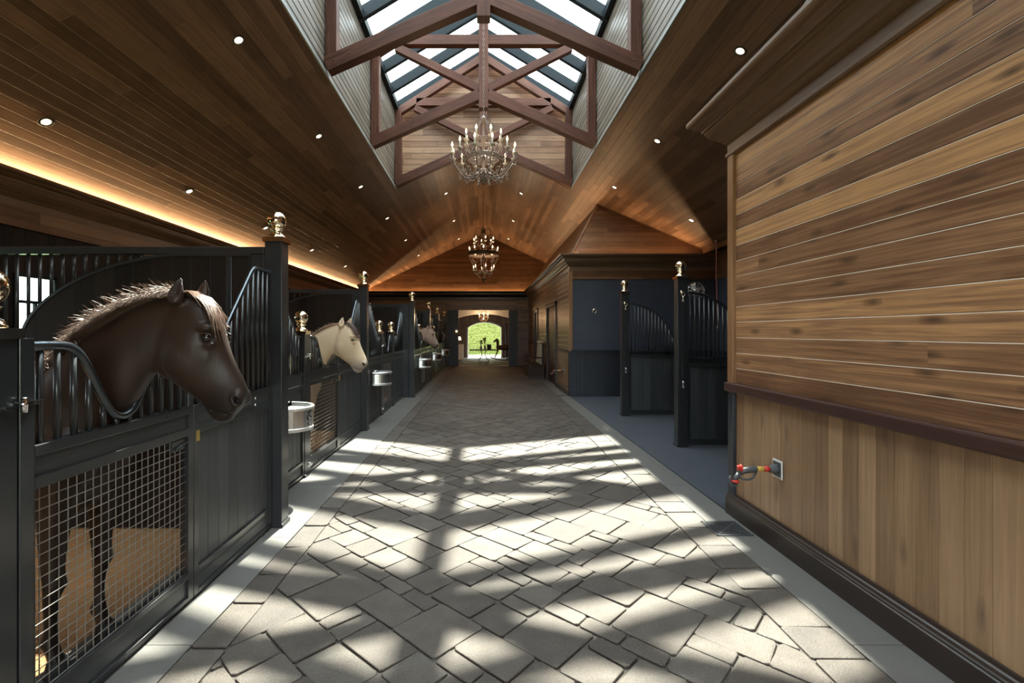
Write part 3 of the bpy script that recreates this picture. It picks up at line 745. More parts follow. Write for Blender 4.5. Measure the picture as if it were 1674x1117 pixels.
for y, lb in ((-1.3, 'timber truss behind the camera under the unseen skylight bay added for more light'), (1.38, 'timber truss out over the camera, above the frame'), (4.05, 'timber truss just above the frame, ahead of the camera'),
              (6.74, 'reddish timber truss nearest the camera, its king post cut by the top of the picture'),
              (9.45, 'middle timber truss, its king post behind the large chandelier chain'),
              (11.98, 'farthest timber truss, against the boarded gable end')):
    make_truss(y, lb)

# ---------------------------------------------------------------- recessed downlights
def downlight(x, y, lb, grp):
    z = zs(x); n = Vector((math.copysign(SL, x), 0, 1)).normalized()
    root = empty('recessed_downlight', (x, y, z), label=lb, cat='downlight', group=grp)
    root.rotation_euler = Vector((0,0,1)).rotation_difference(n).to_euler()
    m = MB(); m.lathe([(.052, -.001), (.062, -.008), (.074, -.006), (.076, .0)], seg=20, caps=False); m.build('trim_ring', M['black'], root)
    m = MB(); m.lathe([(.060, -.006), (.046, -.002)], seg=20, caps=False); m.build('reflector', M['can'], root)
    m = MB(); m.lathe([(.0001, -.008), (.03, -.006), (.046, -.002)], seg=16, caps=False); m.build('lamp', M['lamp'], root)
DL = [(-2.757, 5.44, 'large downlight on left ceiling slope nearest the camera, inner row'), (-2.76, 8.1, 'second downlight of the inner row on the left ceiling slope'),
      (-2.77, 10.9, 'third downlight of inner left row, level with the middle truss foot'), (-2.77, 13.9, 'fourth downlight of inner left row, just beyond the skylight'), (-2.77, 17.2, 'fifth downlight of inner left row, deep in the hall'), (-2.77, 20.6, 'last downlight of inner left row before the end wall'),
      (-4.68, 5.17, 'large downlight near the glowing left cove, closest to the camera'), (-4.69, 7.7, 'second downlight beside the left cove'), (-4.69, 10.4, 'third downlight beside the left cove, by the tall brass ball'), (-4.69, 13.2, 'fourth downlight beside the left cove'), (-4.69, 16.4, 'fifth downlight beside the left cove'),
      (2.92, 5.5, 'downlight on right ceiling slope nearest the camera, by the cornice tip'), (2.91, 8.1, 'second downlight on the right ceiling slope'), (2.90, 10.7, 'third downlight on the right slope, level with the skylight corner'), (4.43, 10.3, 'downlight on the right slope above the wash bay'),
      (-1.127, 14.5, 'downlight left of the ridge, first row beyond the skylight'), (1.127, 14.5, 'downlight right of the ridge, first row beyond the skylight'), (-1.11, 18.1, 'downlight left of the ridge, second row beyond the skylight'), (1.11, 18.1, 'downlight right of the ridge, second row beyond the skylight'), (-1.11, 21.6, 'downlight left of the ridge, last row by the end hip'), (1.11, 21.6, 'downlight right of the ridge, last row by the end hip')]
for x, y, lb in DL: downlight(x, y, lb, 'recessed ceiling downlights')

# ---------------------------------------------------------------- brass ball finial
def finial_part(parent, z, k=1.0, cap=.155):
    f = MB()
    f.box(-cap/2, cap/2, -cap/2, cap/2, z, z+.035*k)
    f.lathe([(cap*.44, z+.035*k), (cap*.43, z+.045*k), (.052*k, z+.062*k), (.036*k, z+.072*k), (.032*k, z+.090*k), (.046*k, z+.096*k), (.048*k, z+.108*k), (.036*k, z+.114*k), (.0001, z+.118*k)], seg=24)
    o = f.build('finial_base', M['brass'], parent)
    b = MB(); b.ball((0, 0, z+.176*k), .069*k, 32); b.build('finial_ball', M['brass'], o)
def post(x, y, h, lb, grp, w=.13, k=1.0, foot=True):
    root = empty('stall_post', (x, y, 0), label=lb, cat='post', group=grp)
    m = MB(); m.box(-w/2, w/2, -w/2, w/2, 0, h); m.build('shaft', M['black'], root, bevel=.003)
    if foot:
        m = MB(); m.box(-w/2-.012, w/2+.012, -w/2-.012, w/2+.012, -.0, .03); m.build('base_plate', M['black'], root, bevel=.006)
    finial_part(root, h, k, w+.028)
    return root
G1 = 'tall black stall posts with brass balls'; G2 = 'short black gate posts with brass balls'
for x, y, lb in ((-1.617, 3.78, 'tall black post with brass ball nearest the camera, right of the dark horse'), (-1.845, 7.43, 'tall black post with brass ball just beyond the cream horse'),
                 (-1.665, 11.22, 'tall black post with brass ball third down the aisle, on a wide pilaster'), (-1.70, 14.87, 'tall black post with brass ball beyond the distant tan horse'),
                 (-1.74, 18.15, 'tall black post with brass ball, second from the end wall'), (-1.71, 21.2, 'tall black post with brass ball against the dark end wall')):
    post(x, y, 2.20, lb, G1)
for x, y, lb in ((-1.685, 1.625, 'short gate post with brass ball cut by the left edge of the picture'), (-1.905, 5.05, 'short gate post with sparkling brass ball left of the cream horse'),
                 (-1.905, 8.80, 'first of two short gate posts at the empty third stall'), (-1.905, 9.93, 'second of two short gate posts at the empty third stall'),
                 (-1.685, 12.5, 'short gate post behind the distant tan horse'), (-1.685, 16.1, 'short gate post at the fifth stall, below a tall brass ball'), (-1.685, 19.3, 'short gate post at the last stall')):
    post(x, y, 1.48, lb, G2, w=.12)
pm = MB(); pm.box(-1.90, -1.735, 11.16, 11.28, 0, 2.16, grain=2)
pm.build('pilaster', M['black'], label='wide flat black pilaster beside the third tall post', cat='pilaster', bevel=.004)

# ---------------------------------------------------------------- stall fronts
BAR = {}
def bar_at(parent, x, y, z0, z1, r=.0125):
    key = round(z1-z0, 2)
    if key not in BAR:
        m = MB(); m.tube([(0,0,0), (0,0,key)], r, 8); BAR[key] = m.build('bar', M['black'], parent); o = BAR[key]
    else:
        o = BAR[key].copy(); COL.objects.link(o); o.parent = parent
    o.location = (x, y, z0); return o
def interp(pts, y):
    for (a, za), (b, zb) in zip(pts, pts[1:]):
        if a <= y <= b: return za+(zb-za)*(y-a)/(b-a) if b > a else za
    return pts[0][1] if y < pts[0][0] else pts[-1][1]
def smooth_pts(pts, n=6, r=.05):
    P = [Vector(p) for p in pts]; out = [P[0]]
    for i in range(1, len(P)-1):
        a, b, c = P[i-1], P[i], P[i+1]; d0 = min(r, (b-a).length*.45); d1 = min(r, (c-b).length*.45)
        q0 = b+(a-b).normalized()*d0; q1 = b+(c-b).normalized()*d1
        for k in range(n+1):
            t = k/n; out.append(q0*(1-t)**2+b*2*t*(1-t)+q1*t*t)
    out.append(P[-1]); return out
def panel_frame(root, y0, y1, low, name_mat=None):
    """x=0 is the aisle face; frame 5 cm deep"""
    m = MB(); D = -.05
    for a, b in ((y0, y0+.045), (y1-.045, y1)): m.box(D, 0, a, b, .02, 1.09)
    for z0, z1 in ((1.05, 1.09), (.93, .965), (.145, .175), (.02, .045)): m.box(D, 0, y0+.045, y1-.045, z0, z1)
    m.build('frame', M['black'], root, bevel=.003)
    m = MB(); m.box(D+.012, -.012, y0+.045, y1-.045, .965, 1.05, grain=1); m.build('upper_board', M['black_board'], root)
    m = MB(); m.box(D+.012, -.012, y0+.045, y1-.045, .045, .145, grain=1); m.build('kick_board', M['black_board'], root)
def side_panel(X, y0, y1, high_at_end, lb, drop):
    """solid boarded panel with bars and a sloping tube rail; drop=(dist high end->drop start, dist to drop end)"""
    root = empty('stall_front_panel', (X, 0, 0), label=lb, cat='stall panel', group='boarded stall front panels')
    panel_frame(root, y0, y1, True)
    m = MB(); w = .117; boards(m, (-.015, y0+.045, .175), (0,0,1), .755, (0,1,0), y1-y0-.09, w, (1,0,0), g=.0025, dep=.003)
    boards(m, (-.035, y0+.045, .175), (0,0,1), .755, (0,1,0), y1-y0-.09, w, (-1,0,0), g=.0025, dep=.003)
    m.build('board_panel', M['black_board'], root)
    a, b = drop
    if high_at_end: pts = [(y0, 1.45), (y1-b-.02, 1.45), (y1-b, 1.50), (y1-a-.02, 1.945), (y1-a+.02, 1.965), (y1, 1.965)]
    else: pts = [(y0, 1.965), (y0+a-.02, 1.965), (y0+a+.02, 1.945), (y0+b, 1.50), (y0+b+.03, 1.45), (y1, 1.45)]
    m = MB(); m.tube(smooth_pts([(-.025, p[0], p[1]) for p in pts], 5, .04), .017, 10); m.build('top_rail', M['black_tube'], root)
    y = y0+.06
    while y < y1-.03:
        bar_at(root, -.025, y, 1.085, interp(pts, y)); y += .075
    if high_at_end:
        m = MB()
        for z in (1.03, .985): m.lathe([(.009,-.004),(.009,.002),(.0001,.006)], c=(0, y0+(y1-y0)*.72, z), seg=10, axis='x')
        m.build('screw', M['chrome'], root)
    return root
def wire_grid(y0, y1, z0, z1, x, p=.0415, r=.0023):
    m = MB()
    n = round((y1-y0)/p); q = round((z1-z0)/p)
    for i in range(1, n):
        y = y0+(y1-y0)*i/n; m.tube([(x-.0025, y, z0), (x-.0025, y, z1)], r, 5, caps=False)
    for j in range(0, q+1):
        z = z0+(z1-z0)*j/q; m.tube([(x+.0025, y0, z), (x+.0025, y1, z)], r, 5, caps=False)
    return m
def gate(X, y0, y1, lb, yoke=True, detail=True):
    root = empty('stall_gate', (X, 0, 0), label=lb, cat='gate', group='yoke-topped mesh stall gates')
    m = MB(); D = -.05
    for a, b in ((y0, y0+.055), (y1-.045, y1)): m.box(D, 0, a, b, .02, 1.48 if (yoke and a == y0) else 1.09)
    if yoke: m.box(D, 0, y1-.045, y1, 1.09, 1.46)
    for z0, z1 in ((1.05, 1.09), (.93, .975), (.145, .175), (.02, .045)): m.box(D, 0, y0+.055, y1-.045, z0, z1)
    m.build('frame', M['black'], root, bevel=.003)
    m = MB(); m.box(D+.012, -.012, y0+.055, y1-.045, .975, 1.05, grain=1); m.build('upper_board', M['black_board'], root)
    m = MB(); m.box(D+.012, -.012, y0+.055, y1-.045, .045, .145, grain=1); m.build('kick_board', M['black_board'], root)
    wire_grid(y0+.055, y1-.045, .175, .93, -.02).build('wire_mesh', M['wire'], root)
    c = (y0+y1)/2; W = (y1-y0)
    f = W/.99
    pts = [(y0+.055, 1.45), (c-.28*f, 1.45), (c-.215*f, 1.40), (c-.10*f, 1.19), (c-.055*f, 1.135), (c, 1.118), (c+.055*f, 1.135), (c+.10*f, 1.19), (c+.215*f, 1.40), (c+.28*f, 1.45), (y1-.02, 1.45)]
    m = MB(); m.tube(smooth_pts([(-.02, p[0], p[1]) for p in pts], 5, .06), .019, 12); m.build('yoke_rail', M['black_tube'], root)
    y = y0+.10
    while y < y1-.05:
        bar_at(root, -.025, y, 1.085, interp(pts, y)); y += .075
    for z in ((1.25, .10) if detail else (1.25,)):   # hinge plates
        m = MB(); m.box(.001, .02, y0-.07, y0+.05, z-.008, z-.002); m.lathe([(.011,-.03),(.011,.02),(.006,.024)], c=(.014, y0, z), seg=12); m.box(.001, .022, y0-.02, y0+.06, z+.004, z+.010)
        m.build('hinge', M['chrome'], root)
    m = MB(); m.box(-.045, -.012, y1-.17, y1-.045, .865, .92); m.tube([(-.005, y1-.15, .88), (-.005, y1-.05, .90)], .006, 8)
    m.build('latch', M['black'], root)
    return root
ST = [ (-1.62, None, 1.69, 2.70, 3.715, 'the dark horse'), (-1.85, 3.85, 5.11, 6.17, 7.365, 'the cream horse'), (-1.85, 7.50, 8.86, 9.87, 11.15, 'the empty third stall'),
       (-1.62, 11.29, 12.56, 13.6, 14.80, 'the distant tan horse'), (-1.62, 14.94, 16.16, 17.1, 18.08, 'the fifth stall'), (-1.62, 18.22, 19.36, 20.3, 21.13, 'the last stall')]
for i, (X, ya, yg, ye, yp, who) in enumerate(ST):
    W = {0: 'below the dark horse, near left', 1: 'below the cream horse', 2: 'at the empty third stall', 3: 'below the distant tan horse', 4: 'at the fifth stall', 5: 'at the last stall'}[i]
    if ya is not None:
        side_panel(X, ya, yg-.12, False, 'black barred panel on the near side of the gate %s' % W, (.5, .95))
    gate(X, yg, ye, 'black gate with wire mesh and dipped rail %s' % W, detail=(i < 3))
    a = ye if i != 2 else ye+.12
    side_panel(X, a+.004, yp, True, 'sloping-railed panel on the far side of the gate %s' % W, (.26, .66) if yp-a > .95 else (.22, .5))
# little square tag on the first panel
m = MB(); m.box(0, .003, 2.725, 2.755, .885, .945); m.build('brass_tag', M['plate'], loc=(-1.62, 0, 0), label='small square brass tag on the stile right of the nearest mesh gate', cat='tag')
m = MB(); m.box(0, .003, 6.19, 6.225, .885, .945); m.build('brass_tag', M['plate'], loc=(-1.85, 0, 0), label='small square brass tag on the stile beside the cream horse gate', cat='tag')

# ---------------------------------------------------------------- partitions between stalls
def partition(y, x1, lb):
    root = empty('stall_partition', (0, y, 0), label=lb, cat='stall partition', group='arched board and bar stall partitions')
    xl = -5.45; ZT = 2.16
    m = MB(); m.box(xl, x1, -.025, .025, ZT-.055, ZT); m.build('top_rail', M['black'], root, bevel=.004)
    m = MB(); m.box(x1-.10, x1, -.02, .02, .0, ZT-.055); m.box(-1.96-.02, -1.96+.02, -.022, .022, 1.4, ZT-.055) ; m.build('end_stile', M['black'], root, bevel=.003)
    def az(x):
        if x >= -2.35: return 2.10
        t = min(1, (-2.35-x)/1.20); return 1.48+.62*(1-t**1.7)**(1/1.7)
    xs = [-2.35-1.2*math.sin(PI/2*i/22) for i in range(23)]
    pts = [(x1-.1, 2.10)]+[(x, az(x)) for x in xs]+[(-3.56, 0.0), (x1-.1, 0.0)]
    m = MB()
    for yy in (-.018, .018): m.poly([(p[0], yy, p[1]) for p in pts], (0,0,1), (1,0,0))
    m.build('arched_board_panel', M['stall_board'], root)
    m = MB(); m.box(xl, -3.56, -.018, .018, 0, 1.44, grain=2); m.build('board_panel', M['stall_board'], root)
    m = MB()
    for a, b in zip([(x1-.1, 2.10)]+[(x, az(x)) for x in xs], [(x, az(x)) for x in xs]):
        m.beam((a[0], 0, a[1]), (b[0], 0, b[1]), .05, .022)
    m.box(xl, -3.55, -.025, .025, 1.44, 1.48)
    m.build('arch_trim', M['black'], root)
    x = xl+.08
    while x < -2.42:
        z0 = az(x) if x > -3.55 else 1.47
        if ZT-.05-z0 > .04: bar_at(root, x, 0, z0, ZT-.04)
        x += .088
    return root
partition(3.74, -1.69, 'partition with arched board panel behind the dark horse')
partition(7.41, -1.91, 'partition with arched board panel behind the cream horse')
partition(11.21, -1.9, 'partition behind the empty third stall, meeting the wide pilaster')
partition(14.85, -1.77, 'partition behind the distant tan horse')
partition(18.13, -1.8, 'partition between the fifth and the last stall')

# ---------------------------------------------------------------- feed basins
def basin_mesh():
    def dcurve(r, fl):   # D-shaped outline, flat back at x=0
        return [(fl*0+max(0, r*1.25*math.cos(a)), r*math.sin(a)) for a in [(-PI/2)+PI*i/24 for i in range(25)]]
    def ring(mb, layers, mi):
        n = 25; V = []; F = []
        for r, h in layers: V += [(x+.0, y, h) for x, y in dcurve(r, 0)]
        for q in range(len(layers)-1):
            for i in range(n):
                j = (i+1) % n; F.append((q*n+i, q*n+j, (q+1)*n+j, (q+1)*n+i))
        F.append(tuple(range(n))) ; mb.add(V, F, None, smooth=False, mi=mi)
    b = MB(); ring(b, [(.205, 0), (.212, .02), (.212, .19), (.204, .19), (.196, .03)], 0)
    r_ = MB(); ring(r_, [(.212, .185), (.222, .19), (.226, .21), (.218, .222), (.203, .218), (.200, .19)], 0)
    l_ = MB(); ring(l_, [(.208, -.003), (.218, .0), (.219, .028), (.213, .032)], 0)
    return b, r_, l_
def basin(X, y, lb, mark=False):
    root = empty('feed_basin', (X+.012, y, .615), label=lb, cat='feed basin', group='stainless feed basins on the stall fronts')
    b, r_, l_ = basin_mesh(); b.build('bowl', M['steel'], root); r_.build('rolled_rim', M['steel_rim'], root); l_.build('foot_ring', M['steel_rim'], root)
    m = MB(); m.box(-.010, .0, -.16, .16, .10, .235); m.box(-.004, .012, -.03, .03, .215, .25); m.build('wall_bracket', M['chrome'], root, bevel=.003)
    if mark:   # dark swirling maker's mark on the far side of the bowl
        m = MB()
        def P(a, z): return (.2145*1.25*math.cos(a)+.001, .2145*math.sin(a), z)
        a0 = math.radians(-12)
        m.tube([P(a0+.10*math.cos(t), .115+.024*math.sin(t)) for t in [k*PI/8 for k in range(0, 14)]], .0035, 6)
        m.tube([P(a0+.07*math.cos(t), .06+.013*math.sin(t)) for t in [k*PI/6+1.5 for k in range(0, 9)]], .0032, 6)
        m.tube([P(a0-.09, .165), P(a0, .155), P(a0+.09, .170)], .003, 6); m.tube([P(a0-.04, .145), P(a0+.06, .185)], .003, 6)
        m.build('maker_mark', M['black_rubber'], root)
    return root
basin(-1.85, 4.42, 'round steel feed basin nearest the camera, with dark marks, by the first tall post', True)
basin(-1.85, 8.22, 'steel feed basin beyond the cream horse, second along the aisle')
basin(-1.62, 12.25, 'steel feed basin third along the aisle, below the distant tan horse')
basin(-1.62, 15.5, 'steel feed basin fourth along the aisle')
basin(-1.62, 18.75, 'steel feed basin farthest along the aisle, near the end wall')

# ---------------------------------------------------------------- wash bay posts, partitions and ties
for x, y, lb in ((2.61, 6.395, 'tall black wash bay post with brass ball, nearer the camera'), (2.555, 8.755, 'tall black wash bay post with brass ball, farther back')):
    post(x, y, 2.205, lb, 'wash bay posts')
def bay_partition(x0, y, lb):
    root = empty('wash_bay_partition', (x0, y, 0), label=lb, cat='partition', group='curved topped wash bay partitions')
    W = .93; a = .86
    def az(x): return 1.10+.93*math.sqrt(max(0, 1-(x/a)**2)) if x < a else 1.10
    m = MB()
    for xa, xb_ in ((0, .05), (W-.05, W)): m.box(xa, xb_, -.025, .025, .02, 1.10)
    for z0, z1 in ((1.045, 1.10), (.02, .10)): m.box(.05, W-.05, -.025, .025, z0, z1)
    m.build('frame', M['black'], root, bevel=.003)
    m = MB(); boards(m, (.05, -.012, .10), (0,0,1), .945, (1,0,0), W-.10, .09, (0,-1,0), g=.003, dep=.003); boards(m, (.05, .012, .10), (0,0,1), .945, (1,0,0), W-.10, .09, (0,1,0), g=.003, dep=.003)
    m.build('board_panel', M['black_board'], root)
    m = MB(); m.tube([(a*math.sin(t), 0, az(a*math.sin(t))) for t in [PI/2*i/24 for i in range(25)]], .019, 10); m.build('curved_rail', M['black'], root)
    x = .06
    while x < a-.03: bar_at(root, x, 0, 1.09, az(x), .0125); x += .062
    m = MB(); m.box(.02, W-.05, -.02, .02, 1.15, 1.175); m.build('cross_bar', M['black'], root)
    return root
bay_partition(2.675, 6.395, 'curved-top wash bay partition nearer the camera, beside the boarded wall')
bay_partition(2.62, 8.755, 'curved-top wash bay partition farther back, half behind the near post')
for i, (px, py, w) in enumerate(((2.61, 6.395, 'nearer'), (2.555, 8.755, 'farther'))):
    root = empty('cross_tie', (px-.005, py-.067, 0), label='hanging cross tie with ring and snaps on the %s wash bay post' % w, cat='cross tie', group='cross ties on the wash bay posts')
    m = MB(); m.lathe([(.02,-.004),(.02,.004),(.012,.010)], c=(-.01, 0, 2.03), seg=14, axis='y'); m.tube([(.0+.024*math.cos(t), -.02, 2.0+.024*math.sin(t)) for t in [k*PI/8 for k in range(16)]], .005, 8, closed=True); m.build('ring', M['brass'], root)
    m = MB(); m.tube([(0,-.02,1.975),(0,-.02,1.93)], .007, 8); m.tube([(.013*math.cos(t), -.02, 1.915+.015*math.sin(t)) for t in [k*PI/6 for k in range(12)]], .004, 6, closed=True); m.build('brass_snap', M['brass'], root)
    m = MB(); m.box(-.011, .011, -.022, -.016, .86, 1.90); m.box(-.016, .016, -.028, -.012, 1.75, 1.79); m.build('strap', M['black_rubber'], root)
    m = MB(); m.tube([(0,-.02,.865),(0,-.02,.80)], [.008,.006], 8); m.tube([(.011*math.cos(t), -.02, .79+.016*math.sin(t)) for t in [k*PI/6 for k in range(12)]], .004, 6, closed=True); m.ball((.012,-.02,.84), .008, 8); m.build('lower_snap', M['chrome'], root)
m = MB(); m.tube([(0+.045*math.cos(t), -.012, .045*math.sin(t)) for t in [k*PI/10 for k in range(20)]], .007, 8, closed=True); m.lathe([(.028,-.01),(.028,0)], c=(0,0,.04), seg=12, axis='y')
m.build('tie_ring', M['brass'], loc=(2.60, 11.34, 1.995), label='small brass tie ring on the dark plaster wall', cat='ring')
# hanging red hose
m = MB(); pts = [(4.72, 9.8, 3.36), (4.72, 9.8, 3.0), (4.725, 9.8, 2.4), (4.74, 9.8, 1.95), (4.75, 9.8, 1.62)]
root = empty('overhead_hose', (0, 0, 0), label='thin red hose hanging in the wash bay', cat='hose')
m.tube(smooth_pts(pts, 4, .1), .011, 8); m.build('hose', plain('faded_red_hose', (.32,.09,.08), rough=.5), root)
m = MB(); m.lathe([(.014,0),(.020,-.03),(.022,-.10),(.012,-.12)], c=(4.75, 9.8, 1.63), seg=12); m.build('nozzle', M['chrome'], root)
m = MB(); m.lathe([(.03,0),(.03,.02)], c=(4.72, 9.8, 3.345), seg=12); m.build('ceiling_swivel', M['chrome'], root)
# caged fan
root = empty('wall_fan', (4.78, 10.9, 2.44), label='round chrome caged fan above the wash bay partition', cat='fan')
m = MB()
for k in range(14):
    a = PI*2*k/14; m.tube([(0,-.10,0), (.12*math.cos(a),-.095,.12*math.sin(a)), (.19*math.cos(a),-.04,.19*math.sin(a)), (.20*math.cos(a),.02,.20*math.sin(a))], .004, 5)
for r_, yy in ((.20,.02),(.19,-.04),(.13,-.09),(.06,-.1)): m.tube([(r_*math.cos(t), yy, r_*math.sin(t)) for t in [k*PI/14 for k in range(28)]], .005, 6, closed=True)
m.build('cage', M['chrome'], root)
m = MB(); m.lathe([(.0001,-.09),(.05,-.08),(.055,.02),(.07,.04),(.07,.12),(.0001,.14)], seg=20, axis='y'); m.build('motor', M['steel'], root)
for k in range(4):
    a = k*PI/2+.4; m = MB(); u = Vector((math.cos(a),0,math.sin(a))); v = Vector((-math.sin(a),.45,math.cos(a)))
    P = [u*.05-v*.03, u*.17-v*.06, u*.18+v*.05, u*.05+v*.03]; m.add(P+[p+Vector((0,.004,0)) for p in P], [(0,1,2,3),(7,6,5,4),(0,4,5,1),(1,5,6,2),(2,6,7,3),(3,7,4,0)]); m.build('blade', M['chrome'], root)
m = MB(); m.tube([(0,.1,0),(0,.44,0),(0,.455,.0)], .018, 10); m.lathe([(.05,.44),(.05,.46)], seg=16, axis='y'); m.build('mounting_arm', M['black'], root)

# ---------------------------------------------------------------- hose bibs and drains
def faucet(x, y, z, lb):
    root = empty('hose_bib', (x, y, z), label=lb, cat='hose tap', group='hose taps on the right wall')
    m = MB(); m.box(-.006, 0, -.055, .055, -.065, .065); m.build('wall_plate', M['white'], root, bevel=.003)
    m = MB(); m.box(-.010, -.005, -.042, .042, -.05, .05); m.lathe([(.034,0),(.034,-.03),(.026,-.05),(.026,-.06),(.018,-.065)], seg=18, axis='x'); m.build('collar', M['grey_rubber'], root)
    m = MB(); m.lathe([(.019,-.065),(.019,-.10)], seg=16, axis='x'); m.build('red_band', M['red'], root)
    m = MB(); m.lathe([(.017,-.10),(.018,-.15),(.016,-.155)], seg=16, axis='x'); m.build('brass_fitting', M['yellow'], root)
    m = MB(); m.tube([(-.15,0,0),(-.165,0,.0),(-.24,0,-.012),(-.27,0,-.03)], [.019,.023,.021,.018], 12)
    m.tube(smooth_pts([(-.16,-.01,-.02),(-.19,-.02,-.065),(-.25,-.02,-.07),(-.275,-.01,-.055)], 5, .03), .008, 8); m.build('handle_body', M['grey_rubber'], root)
    m = MB(); m.lathe([(.026,-.006),(.030,0),(.026,.006)], c=(-.262,0,.004), seg=14, axis='x'); m.box(-.285,-.25,-.014,.014,-.006,.022); m.build('red_lever', M['red'], root, bevel=.003)
    m = MB(); m.lathe([(.022,-.008),(.026,0),(.022,.008)], c=(-.30,0,-.085), seg=14); m.build('red_knob', M['red'], root)
    m = MB(); m.tube([(-.27,0,-.03),(-.295,0,-.06),(-.31,0,-.09)], [.017,.016,.015], 10); m.tube(smooth_pts([(-.33,.0,-.05),(-.345,0,-.08),(-.325,0,-.115),(-.29,0,-.11)], 5, .02), .011, 8); m.build('spout', M['grey_rubber'], root)
faucet(2.06, 3.38, .545, 'grey and red hose tap on the boarded wall near the camera')
faucet(2.03, 12.2, .54, 'small hose tap on the far boarded wall by the door')
def drain(x, y, s, lb):
    root = empty('floor_drain', (x, y, .001), label=lb, cat='drain', group='square floor drains')
    m = MB(); h = s/2
    for a in ((-h,h,-h,-h+.012),(-h,h,h-.012,h),(-h,-h+.012,-h,h),(h-.012,h,-h,h)): m.box(a[0],a[1],a[2],a[3],-.004,.006)
    m.beam((-h,-h,.002),(h,h,.002), .01, .008, side=(1,-1,0)); m.beam((-h,h,.002),(h,-h,.002), .01, .008, side=(1,1,0))
    n = 7
    for i in range(1, n):
        q = h*i/n
        m.box(-q, q, -q-.004, -q+.004, -.003, .005); m.box(-q, q, q-.004, q+.004, -.003, .005)
        m.box(-q-.004, -q+.004, -q, q, -.003, .005); m.box(q-.004, q+.004, -q, q, -.003, .005)
    m.build('grate', plain('drain_cast_metal', (.13,.135,.14), rough=.4, metal=.7), root)
    m = MB(); m.box(-h+.01, h-.01, -h+.01, h-.01, -.003, .0005); m.build('sump', M['black_rubber'], root)
drain(1.855, 3.69, .27, 'square metal floor drain near the boarded wall corner')
drain(1.83, 11.5, .25, 'square metal floor drain far off by the tap')

# ---------------------------------------------------------------- bench
root = empty('bench', (2.0, 15.7, 0), label='dark wooden bench with tall slatted back against the far right wall', cat='bench')
m = MB(); m.box(-.55, -.02, 0, 1.5, .06, .42, grain=1); m.build('box_base', M['dark_furn'], root, bevel=.006)
m = MB(); m.box(-.58, -.0, -.02, 1.52, .42, .455, grain=1); m.build('seat', M['dark_furn'], root, bevel=.008)
m = MB(); m.box(-.53, -.02, .02, 1.48, .0, .06); m.build('plinth', M['base'], root)
for y in (0, 1.44):
    m = MB(); m.box(-.10, -.04, y, y+.06, .42, 1.16, grain=2); m.box(-.52, -.08, y, y+.06, .66, .70); m.box(-.52, -.47, y, y+.06, .42, .66); m.build('armrest', M['dark_furn'], root, bevel=.004)
m = MB(); m.beam((-.07, 0, 1.17), (-.07, 1.5, 1.17), .05, .07, side=(1,0,0)); m.beam((-.13, 0, .5), (-.13, 1.5, .5), .05, .06, side=(1,0,0)); m.build('back_rail', M['cushion'], root, bevel=.006)
for i in range(13):
    m = MB(); m.beam((-.13, .07+i*.113, .5), (-.07, .07+i*.113, 1.16), .04, .018); m.build('back_slat', M['cushion'], root)
# ---------------------------------------------------------------- chandeliers
def spiral(c, r0, r1, a0, turns, n=14, u=Vector((1,0,0)), w=Vector((0,0,1))):
    out = []
    for i in range(n+1):
        t = i/n; r = r0+(r1-r0)*t; a = a0+turns*2*PI*t
        out.append(Vector(c)+u*(r*math.cos(a))+w*(r*math.sin(a)))
    return out
def candle(parent, p, h, k=1.0, mat='candle'):
    m = MB(); m.lathe([(.0125*k,0),(.0125*k,h),(.008*k,h+.004)], c=p, seg=10); m.lathe([(.010*k,-.035*k),(.036*k,-.006*k),(.040*k,.004*k),(.030*k,.0),(.012*k,.003*k)], c=p, seg=14)
    c = m.build('candle', M[mat], parent)
    b = MB(); q = Vector(p)+Vector((0,0,h)); b.lathe([(.006*k,0),(.0135*k,.018*k),(.012*k,.034*k),(.005*k,.055*k),(.0005,.070*k)], c=q, seg=10); b.build('bulb', M['bulb'], c)
def chain(parent, z0, z1, mat, r=.013, L=.055):
    m = MB(); z = z0; k = 0
    while z < z1:
        u = Vector((1,0,0)) if k % 2 else Vector((0,1,0))
        m.tube([Vector((0,0,z+L*.5))+u*(r*math.cos(t))+Vector((0,0,1))*(L*.55*math.sin(t)) for t in [q*PI/5 for q in range(10)]], .0038, 5, closed=True); z += L*.86; k += 1
    m.build('chain', mat, parent)
